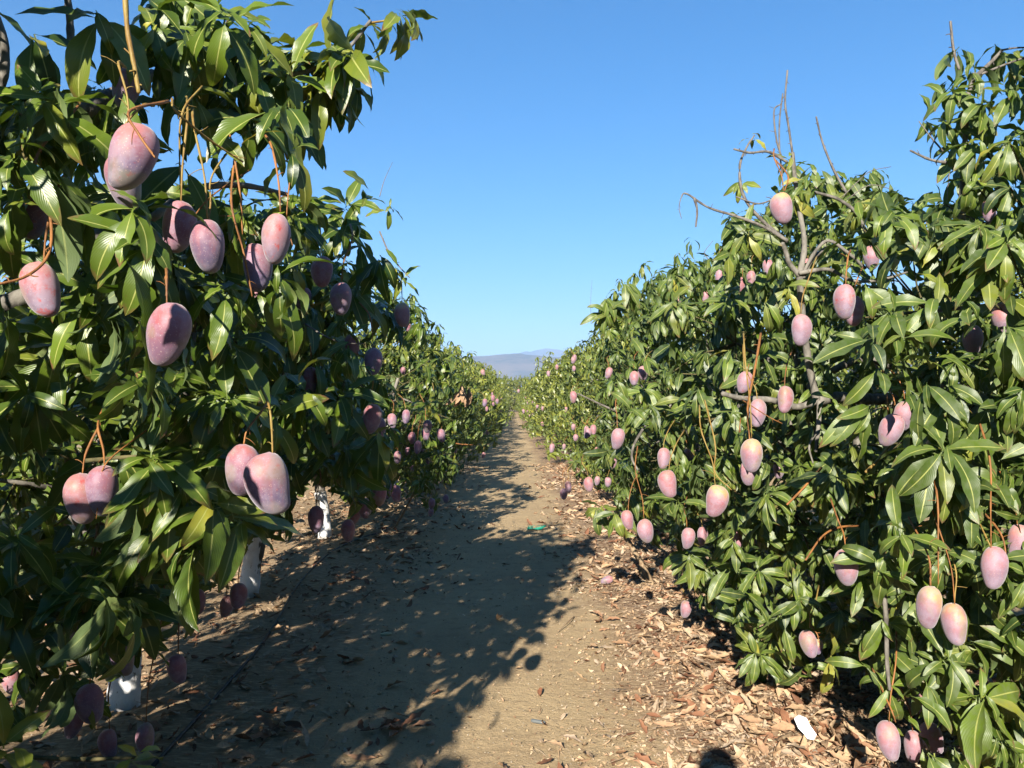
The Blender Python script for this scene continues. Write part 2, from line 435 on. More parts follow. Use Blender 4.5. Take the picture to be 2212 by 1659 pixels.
# ------------------------------------------------------------------ leaf templates
def leaf_template(seg, droop, fold, wave, twist, width, side=0.0, pet=.10, phase=0.0, curl=0.0, notch=None, cols=3):
    t = np.linspace(0, 1, seg + 1)
    b = np.clip((t - pet) / (1 - pet), 0, 1)
    w = width * .5 * np.sin(math.pi * b ** .88) ** .78
    w = np.where(t < pet + .001, .011, np.maximum(w, .004)); w[-1] = .002
    ang = droop * t ** 1.2
    ds = 1.0 / seg
    cy = np.concatenate([[0], np.cumsum(np.cos((ang[1:] + ang[:-1]) / 2) * ds)])
    cz = -np.concatenate([[0], np.cumsum(np.sin((ang[1:] + ang[:-1]) / 2) * ds)])
    cx = side * t * t
    us = np.linspace(-1, 1, cols)
    V = []; UV = []
    for i in range(seg + 1):
        ny_, nz_ = math.sin(ang[i]), math.cos(ang[i])   # normal of the bent midrib
        tw = twist * t[i]
        for u in us:
            lat = u * w[i]
            if notch and u * notch[1] > 0 and abs(t[i] - notch[0]) < .06: lat *= .6
            up = abs(u) * w[i] * fold + wave * w[i] * 3 * abs(u) * math.sin(t[i] * 17 + phase + (1.6 if u > 0 else 0)) - curl * (u * w[i]) ** 2 * 12
            lx = lat * math.cos(tw) - up * math.sin(tw); lz = lat * math.sin(tw) + up * math.cos(tw)
            V.append((cx[i] + lx, cy[i] + ny_ * lz, cz[i] + nz_ * lz)); UV.append((u * .5 + .5, b[i]))
    F = []
    for i in range(seg):
        for j in range(cols - 1):
            a = i * cols + j
            F.append((a, a + 1, a + 1 + cols, a + cols))
    return np.array(V), np.array(F), np.array(UV)
NVAR = 26
lib = {}
def make_lib(seg, key, cols=3):
    r = np.random.default_rng(3)
    L = []
    for k in range(NVAR):
        dr = r.uniform(.3, 1.35) if k % 4 else r.uniform(1.4, 2.2)
        L.append(leaf_template(seg, dr, r.uniform(.12, .5), r.uniform(.02, .09), r.uniform(-.7, .7), r.uniform(.225, .32), r.uniform(-.14, .14), phase=r.uniform(0, 6),
                               notch=(r.uniform(.4, .8), r.choice([-1, 1])) if k % 6 == 0 else None, cols=cols))
    lib[key] = L
make_lib(12, 'hi'); make_lib(7, 'mid'); make_lib(4, 'lo')
TONE = np.random.default_rng(5).random((NVAR, 3))
_leafmesh = {}
def leaf_mesh(k, age, dusty, tonebin):
    key = (k, age, dusty, tonebin)
    if key not in _leafmesh:
        V, F, UV = lib['hi'][k]
        dt = np.tile([[tonebin / 3.0, [0, .25, .9][age], [.08, .45][dusty]]], (len(V), 1))
        _leafmesh[key] = mesh_np('leaf', V, F, M_LEAF, UV, dt)
    return _leafmesh[key]

def ortho(d, n):
    n = n - d * np.sum(d * n, 1, keepdims=True)
    n /= np.linalg.norm(n, axis=1, keepdims=True) + 1e-9
    return n
class Leaves:
    """arrays of leaves of one tree"""
    def __init__(s): s.rows = []
    def whorl(s, pos, axis, n, L, r, droop=.35, theta=(35, 105), hero=0, age=0.0, upb=.55, spreadpos=.02, var=None, tone=None):
        axis = np.array(axis, float); axis /= np.linalg.norm(axis) + 1e-9
        ref = np.array([0, 0, 1.0]) if abs(axis[2]) < .9 else np.array([1.0, 0, 0])
        a = np.cross(axis, ref); a /= np.linalg.norm(a); b = np.cross(axis, a)
        ph = r.uniform(0, 6.28)
        i = np.arange(n)
        phi = ph + i * 2.39996 + r.normal(0, .18, n)
        th = np.radians(theta[0] + (theta[1] - theta[0]) * ((i + .5) / n) ** .7 + r.normal(0, 7, n))
        d = axis * np.cos(th)[:, None] + (a * np.cos(phi)[:, None] + b * np.sin(phi)[:, None]) * np.sin(th)[:, None]
        d[:, 2] -= droop * r.uniform(.5, 1.4, n)
        d /= np.linalg.norm(d, axis=1, keepdims=True)
        nn = axis[None, :] * .8 + np.array([0, 0, upb]) + r.normal(0, .22, (n, 3))
        nn = ortho(d, nn)
        ln = L * r.uniform(.72, 1.12, n) * np.where(i < 2, .6, 1.0)
        off = -axis[None, :] * (np.arange(n)[:, None] / n) * .05 + r.normal(0, spreadpos * .4, (n, 3))
        age_ = np.full(n, float(age)); 
        k = r.integers(0, NVAR, n)
        tn = np.clip(r.normal(.5 if tone is None else tone, .16) + r.normal(0, .16, n), 0, 1)
        q = r.random(n)
        age_ = np.where(q < .010, .9, np.where(q < .09, .22, 0)) if age == 0 else np.clip(r.normal(age, .25, n), 0, 1)
        P = np.array(pos)[None, :] + off
        s.rows.append(np.column_stack([P, d, nn, ln, k, tn, age_, np.full(n, hero)]))
    def arr(s): return np.concatenate(s.rows)
# columns: 0-2 pos, 3-5 dir, 6-8 normal, 9 len, 10 var, 11 tone, 12 age, 13 hero
def leaf_points(A, ts=(0.15, .4, .65, .95)):
    P = A[:, 0:3]; d = A[:, 3:6]; n = A[:, 6:9]; L = A[:, 9:10]
    return [P + d * L * t - n * L * (.22 * t * t) for t in ts]
def build_foliage(name, A, key, mat, parent, dusty, origin):
    """one joined mesh of leaves"""
    Vs = []; Fs = []; Us = []; Ds = []; n0 = 0
    for k in range(NVAR):
        B = A[A[:, 10] == k]
        if not len(B): continue
        V, F, UV = lib[key][k]
        X = np.cross(B[:, 3:6], B[:, 6:9])
        W = B[:, None, 0:3] + B[:, None, 9:10] * (V[None, :, 0:1] * X[:, None, :] + V[None, :, 1:2] * B[:, None, 3:6] + V[None, :, 2:3] * B[:, None, 6:9])
        nb, nv = len(B), len(V)
        Vs.append(W.reshape(-1, 3) - np.array(origin)); Us.append(np.tile(UV, (nb, 1)))
        Fs.append((F[None] + (np.arange(nb) * nv)[:, None, None] + n0).reshape(-1, 4)); n0 += nb * nv
        dd = np.column_stack([B[:, 11], B[:, 12], np.clip(dusty + (B[:, 11] - .5) * .2, 0, 1)])
        Ds.append(np.repeat(dd, nv, 0))
    me = mesh_np(name, np.concatenate(Vs), np.concatenate(Fs), mat, np.concatenate(Us), np.concatenate(Ds))
    return link(name, me, parent)

# ------------------------------------------------------------------ what the photograph shows of the rows (measured outlines)
LEFT_OUT = [(-900, -900), (560, -900), (575, 20), (620, 70), (690, 85), (760, 55), (830, 20), (850, -20), (890, 10), (912, 60), (905, 130), (880, 150), (800, 150),
            (775, 190), (790, 285), (745, 290), (720, 255), (690, 290), (705, 340), (760, 345), (790, 375), (800, 425), (860, 430), (850, 475), (805, 505), (815, 560),
            (885, 555), (900, 610), (835, 620), (850, 645), (905, 640), (935, 690), (975, 715), (955, 745), (1000, 765), (1030, 790), (1080, 810), (1110, 850),
            (1112, 890), (1060, 900), (1040, 950), (1005, 965), (1000, 1030), (965, 1065), (940, 1120), (900, 1080), (870, 1075), (850, 1085), (800, 1125), (760, 1115), (725, 1060), (690, 1045),
            (640, 1090), (628, 1170), (575, 1180), (548, 1200), (520, 1260), (440, 1290), (420, 1380), (395, 1450), (330, 1490), (290, 1480), (250, 1560), (270, 1660), (300, 1700), (-900, 1760)]
RIGHT_OUT = [(1112, 890), (1108, 830), (1120, 795), (1160, 775), (1168, 730), (1200, 722), (1215, 740), (1232, 700), (1260, 640), (1300, 655), (1345, 600), (1400, 560), (1450, 565), (1540, 575),
             (1548, 500), (1585, 425), (1640, 400), (1690, 335), (1745, 345), (1790, 395), (1850, 385), (1930, 400), (1955, 430), (1990, 470), (2005, 430), (2045, 420), (2045, 330), (2000, 300), (1985, 210), (2060, 120), (2130, 100), (2260, 110),
             (3200, -300), (3200, 2600), (2300, 2200), (1990, 1660), (1900, 1590), (1880, 1500), (1830, 1460), (1740, 1475), (1650, 1520), (1585, 1490), (1600, 1430), (1590, 1350), (1545, 1350), (1450, 1260), (1440, 1200), (1345, 1165),
             (1260, 1135), (1215, 1060), (1195, 975), (1130, 925)]
HOLES = [(430, 300, 13), (625, 385, 18), (350, 425, 12), (500, 330, 14), (580, 340, 30), (548, 395, 20), (470, 385, 25), (398, 350, 22), (212, 372, 24), (30, 90, 34), (200, 118, 16), (210, 30, 22), (640, 20, 30), (330, 652, 12), (165, 478, 12),
         (520, 320, 12), (1968, 600, 24), (1700, 380, 12), (1760, 430, 12), (1800, 470, 10), (100, 25, 40), (15, 20, 30), (690, 130, 0), (0, 620, 0), (1640, 450, 14)]

# ------------------------------------------------------------------ mangoes: px, py, height in px, tilt, skin, stalk length (m), real height (m), label
G1 = 'mangoes hanging on the left row'; G2 = 'mangoes hanging on the right row'
MANGOES = [
 (280, 338, 152, 4, 0, .20, .150, 'largest pink mango with grey-violet lower end, hanging alone high in the nearest left tree', 1),
 (272, 392, 125, -6, 0, .15, .135, 'olive and orange mango tucked right behind the largest pink mango', 1),
 (385, 490, 115, 8, 0, .30, .130, 'violet mango half in leaf shade, left of two below the upper left branch', 1),
 (450, 532, 118, -6, 0, .34, .130, 'violet mango crossed by stalk shadows, right of two below the upper left branch', 1),
 (553, 578, 108, -10, 0, .34, .130, 'tilted mango with a thin orange stalk running down over its left side', 1),
 (596, 516, 110, 4, 1, .26, .130, 'pink oval mango with a red scratch, hanging free on a vertical orange stalk', 1),
 (92, 625, 125, -8, 1, .22, .130, 'red-blushed mango above the star of leaves at the left edge', 1),
 (360, 722, 138, 0, 0, .10, .135, 'large shaded mango with a leaf curling over its shoulder, middle of the nearest left tree', 1),
 (70, 465, 105, 0, 0, .22, .130, 'dark red mango in shade behind leaves at the upper left edge', 1),
 (272, 190, 95, 8, 1, .10, .120, 'dark red mango behind the thick orange stalk near the top left', 1),
 (696, 587, 68, 0, 0, .22, .125, 'deep violet shaded mango under a yellowish leaf, left tree second in the row', 1),
 (651, 646, 54, 6, 0, .2, .110, 'pink-red shaded mango left of the deep violet one', 1),
 (737, 645, 72, 0, 0, .25, .125, 'deep purple shaded mango right of the deep violet one', 1),
 (762, 748, 52, 0, 0, .2, .12, 'nearly black-violet mango in deep shade above the sun-flecked one', 1),
 (672, 823, 62, 2, 0, .3, .12, 'small dark red mango hanging before dark leaves in the second left tree', 1),
 (806, 781, 62, 0, 0, .2, .12, 'violet mango with a bright fleck of sun on its middle, edge of second left tree', 1),
 (870, 680, 54, -3, 2, .15, .12, 'mango half sunlit half blue-violet, hanging out over the path against far foliage', 1),
 (802, 905, 66, 4, 0, .15, .12, 'dark mango behind hanging leaves below the sun-flecked mango', 1),
 (815, 925, 55, -4, 0, .15, .12, 'dark mango low behind hanging leaves beside the third left tree', 1),
 (524, 1015, 112, 6, 0, .12, .130, 'lilac mango under a long leaf, left of the pair low on the nearest left tree', 1),
 (586, 1044, 136, -4, 0, .16, .150, 'big mango half pink half grey with a sharp shadow edge, right of the low pair', 1),
 (224, 1060, 112, 2, 0, .14, .130, 'pale pink mango with a leaf shadow, right of the pair at the lower left', 1),
 (178, 1077, 112, -6, 1, .16, .130, 'rosy mango with dark flecks, left of the pair at the lower left', 1),
 (683, 1122, 60, 0, 0, .18, .12, 'maroon mango hanging just in front of a whitewashed trunk', 1),
 (752, 1146, 50, 0, 0, .2, .12, 'lowest dark mango right of the whitewashed trunk', 1),
 (765, 1113, 44, 4, 0, .2, .12, 'shaded violet mango just above the lowest one right of the whitewashed trunk', 1),
 (788, 1098, 46, -4, 0, .2, .12, 'shaded reddish mango, third up of the low cluster by the whitewashed trunk', 1),
 (820, 1068, 50, 0, 0, .2, .12, 'shaded plum mango, top right of the low cluster by the whitewashed trunk', 1),
 (839, 1061, 34, 0, 0, .2, .12, 'small shaded plum mango touching another above the leaning stake, the left one', 1),
 (856, 1066, 38, 0, 0, .2, .12, 'small shaded plum mango touching another above the leaning stake, the right one', 1),
 (489, 1309, 48, 0, 1, .15, .11, 'small brick-red mango in front of a violet one beside the second whitewashed trunk', 1),
 (514, 1287, 56, 0, 0, .2, .12, 'violet shaded mango behind the small brick-red one beside the second whitewashed trunk', 1),
 (385, 1445, 64, 0, 0, .2, .12, 'maroon mango dangling low and free over the dark ground right of the nearest tree', 1),
 (427, 1300, 58, 0, 0, .2, .12, 'dark mango hidden among drooping leaves at the bottom edge of the nearest crown', 1),
 (176, 1352, 92, 0, 0, .2, .13, 'dark purple mango deep in shade below the lower left pair', 1),
 (266, 1420, 78, 0, 0, .2, .13, 'dark purple mango with a sun fleck above the nearest whitewashed trunk', 1),
 (196, 1520, 86, -6, 0, .2, .13, 'large blue-violet shaded mango left of the nearest whitewashed trunk', 1),
 (158, 1562, 64, 0, 0, .2, .12, 'shaded mango touching the blue-violet one from below', 1),
 (315, 1596, 70, 0, 0, .5, .12, 'magenta mango on a long thin stalk right below the nearest whitewashed trunk', 1),
 (236, 1606, 62, 0, 0, .2, .12, 'magenta mango behind yellow leaves near the bottom left corner', 1),
 (28, 1472, 58, 0, 1, .15, .12, 'red-brown mango at the far left edge, low in shade', 1),
 (555, 636, 34, 0, 1, .1, .09, 'small pink mango peeking from leaves below the tilted mango', 1),
 (848, 909, 32, 4, 0, .12, .12, 'sunlit pink mango left of two side by side in the third left tree', 1),
 (877, 900, 31, -3, 0, .12, .12, 'sunlit pink mango right of two side by side in the third left tree', 1),
 (890, 946, 26, 0, 0, .2, .11, 'greyish shaded mango below the two side by side in the third left tree', 1),
 (923, 921, 29, 0, 0, .3, .11, 'upper front mango of an overlapping pair on one tall orange stalk', 1),
 (920, 938, 27, 0, 0, .3, .11, 'lower rear mango of the overlapping pair on one tall orange stalk', 1),
 (954, 941, 29, 0, 0, .12, .11, 'pink mango right of the overlapping pair, next to a broken twig', 1),
 (902, 966, 29, 0, 0, .32, .11, 'brightest sunlit mango on a long straight stalk in the third left tree', 1),
 (880, 974, 20, 0, 0, .2, .1, 'small pink mango left of the brightest sunlit one', 1),
 (859, 988, 28, 0, 0, .2, .11, 'grey-violet mango lowest of the sunlit cluster in the third left tree', 1),
 (932, 1088, 25, 0, 0, .1, .1, 'upper mango of a short chain hanging near the ground on the left', 1),
 (930, 1107, 19, 0, 1, .05, .09, 'lowest mango of a short chain hanging near the ground on the left', 1),
 (843, 700, 17, 0, 0, .2, .1, 'tiny pink mango left of the half sunlit one, far behind it', 1),
 (881, 706, 20, 0, 0, .2, .11, 'small pink mango partly behind the half sunlit one', 1),
 (871, 801, 17, 0, 0, .2, .11, 'small pale mango high in the third left tree', 1),
 (963, 1078, 20, 0, 0, .1, .1, 'small dark mango low by the path in the fourth left tree', 1),
 (1047, 870, 18, 0, 0, .1, .11, 'largest of the distant pink mangoes beside the brown dead leaves', 1),
 (1065, 860, 14, 0, 0, .1, .11, 'distant pink mango topmost in a small bunch by the path end', 1),
 (1074, 867, 12, 0, 0, .1, .11, 'distant pink mango rightmost in a small bunch by the path end', 1),
 (1066, 873, 9, 0, 0, .1, .1, 'distant pink mango lowest in a small bunch by the path end', 1),
 # right row
 (1690, 450, 70, -6, 2, .2, .13, 'pink mango highest in the right row beside the bare upright stem', 2),
 (1882, 557, 54, -3, 1, .12, .12, 'red-cheeked mango under dark leaves right of the upright stem', 2),
 (1825, 652, 78, 2, 1, .15, .13, 'large pink mango with a shadow line, in front of another under the curved branch', 2),
 (1845, 672, 66, 0, 0, .15, .13, 'pink mango half hidden behind the one under the curved branch', 2),
 (1730, 713, 70, 0, 0, .25, .13, 'pink mango hanging in front of the grey upright stem', 2),
 (2167, 690, 74, -4, 1, .15, .13, 'pink mango with red tinge near the right edge of the picture', 2),
 (2101, 735, 66, 0, 0, .2, .13, 'dark maroon mango in shade left of the one near the right edge', 2),
 (2136, 458, 50, -10, 1, .15, .13, 'pink-orange mango between leaves below the tall leafy shoot at the right', 2),
 (1658, 577, 36, -6, 1, .15, .12, 'red-orange mango at the leafy shoulder left of the upright stem', 2),
 (1623, 601, 33, 0, 0, .15, .12, 'right one of two small pink mangoes hanging against the sky edge', 2),
 (1601, 615, 33, 4, 0, .2, .12, 'left one of two small pink mangoes hanging against the sky edge', 2),
 (1553, 596, 32, 0, 0, .2, .12, 'small pink mango hanging alone against the skyline foliage', 2),
 (1523, 641, 26, 0, 0, .2, .11, 'small pale mango below the skyline, leftmost of the high ones on the right', 2),
 (1745, 574, 32, 0, 1, .1, .12, 'red mango just behind the fork of the upright stem', 2),
 (1624, 984, 74, 2, 2, .40, .13, 'glowing yellow-topped mango on a long orange stalk below the horizontal branch', 2),
 (1616, 1022, 54, 0, 0, .2, .12, 'dark mango in shade directly below the glowing one', 2),
 (1545, 1082, 70, 0, 2, .30, .125, 'mango with a yellow scar on top, hanging free on a forked stalk', 2),
 (1445, 1045, 60, 0, 0, .16, .12, 'evenly pink mango left of the one with a yellow scar', 2),
 (1333, 948, 46, -4, 0, .2, .12, 'greyish pink mango hanging at the middle of the third right tree', 2),
 (1951, 899, 64, -6, 0, .15, .13, 'rear right mango of the pair hanging from one vertical orange stalk', 2),
 (1922, 929, 72, 6, 0, .2, .13, 'front left mango of the pair hanging from one vertical orange stalk', 2),
 (1695, 863, 60, 0, 0, .15, .12, 'blue-grey shaded mango just above the horizontal grey branch', 2),
 (1607, 826, 48, 0, 0, .2, .12, 'mango half covered by a leaf above the left end of the horizontal branch', 2),
 (1636, 892, 62, 0, 0, .15, .12, 'pale mango behind leaves below the left end of the horizontal branch', 2),
 (1433, 990, 46, 0, 0, .15, .12, 'sun-flecked mango just above the evenly pink one', 2),
 (1486, 988, 38, 0, 0, .15, .12, 'violet-grey mango among leaves right above the evenly pink one', 2),
 (1395, 1147, 52, -14, 0, .35, .12, 'tilted mango with a leaf shadow near the dropped wooden stake', 2),
 (1357, 1123, 42, 0, 0, .2, .11, 'pink mango peeking out left of the tilted one', 2),
 (1485, 1163, 46, -6, 0, .15, .12, 'dark red shaded mango left of two under the low leaves', 2),
 (1517, 1158, 40, 0, 0, .15, .12, 'sun-dappled mango right of two under the low leaves', 2),
 (1592, 1166, 46, 0, 0, .2, .12, 'mango half lit half dark below the forked-stalk one', 2),
 (1480, 1316, 38, 0, 0, .16, .11, 'small pink mango hanging lowest over the leaf litter at the middle right', 2),
 (1238, 858, 27, -6, 0, .1, .11, 'cracked-looking pink mango at the end of a bare twig over the path', 2),
 (1282, 928, 22, 0, 0, .1, .11, 'upper small pink mango of two in the fourth right tree', 2),
 (1268, 936, 24, 0, 0, .1, .11, 'lower small pink mango of two in the fourth right tree', 2),
 (1228, 1052, 25, 0, 0, .15, .11, 'upper pink mango of the touching pair at the path side', 2),
 (1218, 1067, 25, 0, 0, .2, .11, 'lower pink mango of the touching pair at the path side', 2),
 (1272, 1046, 32, -8, 0, .15, .11, 'slanting pink mango right of the touching pair at the path side', 2),
 (1313, 1041, 22, 0, 0, .15, .11, 'mango of which only the pink top shows, right of the slanting one', 2),
 (1389, 806, 32, -6, 0, .15, .12, 'pink mango under a tuft of grey dead twigs', 2),
 (1370, 817, 32, 4, 1, .15, .12, 'redder mango left of the one under the grey dead twigs', 2),
 (1827, 1226, 78, -6, 0, .15, .13, 'long lilac mango half behind a dark leaf, under an arching bare twig', 2),
 (2008, 1312, 92, 14, 2, .40, .135, 'left mango of the low hanging pair, yellow-pink shoulder, tilted', 2),
 (2063, 1348, 86, 0, 2, .45, .135, 'right mango of the low hanging pair with a stalk shadow on it', 2),
 (1921, 1600, 80, 0, 0, .30, .135, 'pink mango hanging lowest at the bottom right on a bare stem', 2),
 (1972, 1613, 66, 0, 0, .25, .13, 'grey mango right next to the lowest pink one at the bottom right', 2),
 (2016, 1594, 66, -4, 0, .25, .13, 'grey mango half behind leaves, right of the two lowest at the bottom right', 2),
 (2146, 1226, 90, -4, 0, .4, .135, 'mango partly covered by small leaves on orange stalks near the right edge', 2),
 (2198, 1172, 80, 0, 0, .2, .13, 'dark red mango cut by the right edge of the picture', 2),
 (1748, 1391, 56, -4, 0, .15, .12, 'pale pink mango beside the small rotten yellow one', 2),
 (1768, 1397, 32, 0, 3, .08, .07, 'small rotten orange-yellow mango beside yellow leaves near the litter', 2),
 (1682, 1012, 44, 0, 0, .12, .12, 'pink mango hidden behind the stalk tip right of the glowing one', 2),
 (1998, 1524, 44, 0, 0, .2, .12, 'pinkish mango mostly behind leaves above the bottom right star of leaves', 2),
 (1192, 968, 20, 0, 0, .1, .11, 'shrivelled dark violet mango low at the path edge of the right row', 2),
 (1185, 807, 13, 0, 0, .1, .11, 'distant pink mango nearest to the top of the far right row', 2),
 (1203, 793, 12, 0, 0, .1, .11, 'distant pink mango right of the topmost far one', 2),
 (1120, 845, 9, 0, 0, .1, .11, 'very distant pink mango where the right row meets the path end', 2),
 (1131, 888, 9, 0, 0, .1, .11, 'very distant pink mango at ground level where the right row ends', 2),
]
def mango_template(kd):
    nl, ns = 22, 18
    V = [(0, 0, .5)]
    for i in range(1, ns):
        th = math.pi * i / ns
        z = .5 * math.cos(th)
        r = .322 * math.sin(th) ** .92 * (1 + .08 * math.cos(th) - .03 * math.cos(3 * th) + kd[0] * math.cos(2 * th))
        for j in range(nl):
            a = 2 * math.pi * j / nl
            bx = 1 + .045 * math.cos(a); by = .90
            off = kd[1] * math.sin(th * 1.25 + 3.4) + kd[2] * math.exp(-((th - 2.45) / .28) ** 2) * (.5 + .5 * math.cos(a))
            V.append((r * bx * math.cos(a) + off, r * by * math.sin(a), z - .018 * math.exp(-((th) / .28) ** 2) + kd[3] * math.sin(th) * math.cos(a)))
    V.append((0.03, 0, -.5)); F = []
    last = len(V) - 1
    for j in range(nl):
        k = (j + 1) % nl
        F.append((0, 1 + j, 1 + k, 1 + k)); b = 1 + (ns - 2) * nl
        F.append((b + j, last, last, b + k))
    for i in range(ns - 2):
        for j in range(nl):
            k = (j + 1) % nl; a = 1 + i * nl; b = a + nl
            F.append((a + j, b + j, b + k, a + k))
    V = np.array(V)
    me = D.meshes.new('mango'); me.from_pydata([tuple(v) for v in V], [], [tuple(dict.fromkeys(f)) for f in F]); me.update()
    me.polygons.foreach_set('use_smooth', np.ones(len(me.polygons), bool))
    return me
MANGO_SC = .12          # template meshes are made at real size .12 m so skin texture keeps its grain
mango_meshes = {}
for vi, kd in enumerate(((.0, .05, .012, .03), (.03, .075, .02, -.045), (-.03, .03, .0, .055), (.02, .09, .03, .02), (-.015, .06, .025, -.06))):
    _mt = mango_template(kd); _mt.transform(Matrix.Scale(MANGO_SC, 4))
    for si, mm in enumerate((M_MANGO, M_MANGOS, M_MANGOY, M_ROTTEN, M_MANGOP)):
        c = _mt.copy(); c.materials.append(mm); mango_meshes[(si, vi)] = c

# depth of each mango from its real size; guards keep leaves from hiding it
guards = []
mango_specs = []
for (px, py, hp, tilt, skin, stl, rh, label, row) in MANGOES:
    d = rh * FV / hp
    p = at(px, py, d)
    gz0 = rh * .62
    if p.z - gz0 < .1: d *= (CAM_H - .12 - gz0) / (CAM_H - p.z); p = at(px, py, d)
    vis = not any(w in label for w in ('shade', 'dark', 'violet', 'maroon', 'magenta', 'behind', 'hidden', 'peeking', 'only the', 'covered', 'deep in shade', 'tucked'))
    mango_specs.append((p, rh, tilt, skin, stl, label, row))
    guards.append((px, py, hp * .31 * (1 if vis else .5), hp * .47 * (1 if vis else .55), d))
    if label.startswith('large shaded mango'): guards.pop()
    if vis and hp > 26:
        sp_px = stl * FV / d
        for q in (.12, .32): guards.append((px, py - hp * .5 - sp_px * q * .8, hp * .07 + 2, sp_px * .12, d))
guards += [(540, 1240, 19, 55, 6.3), (276, 1510, 34, 55, 3.9), (697, 1130, 16, 45, 8.9), (1003, 852, 26, 30, 9.3)]
guards = np.array(guards)

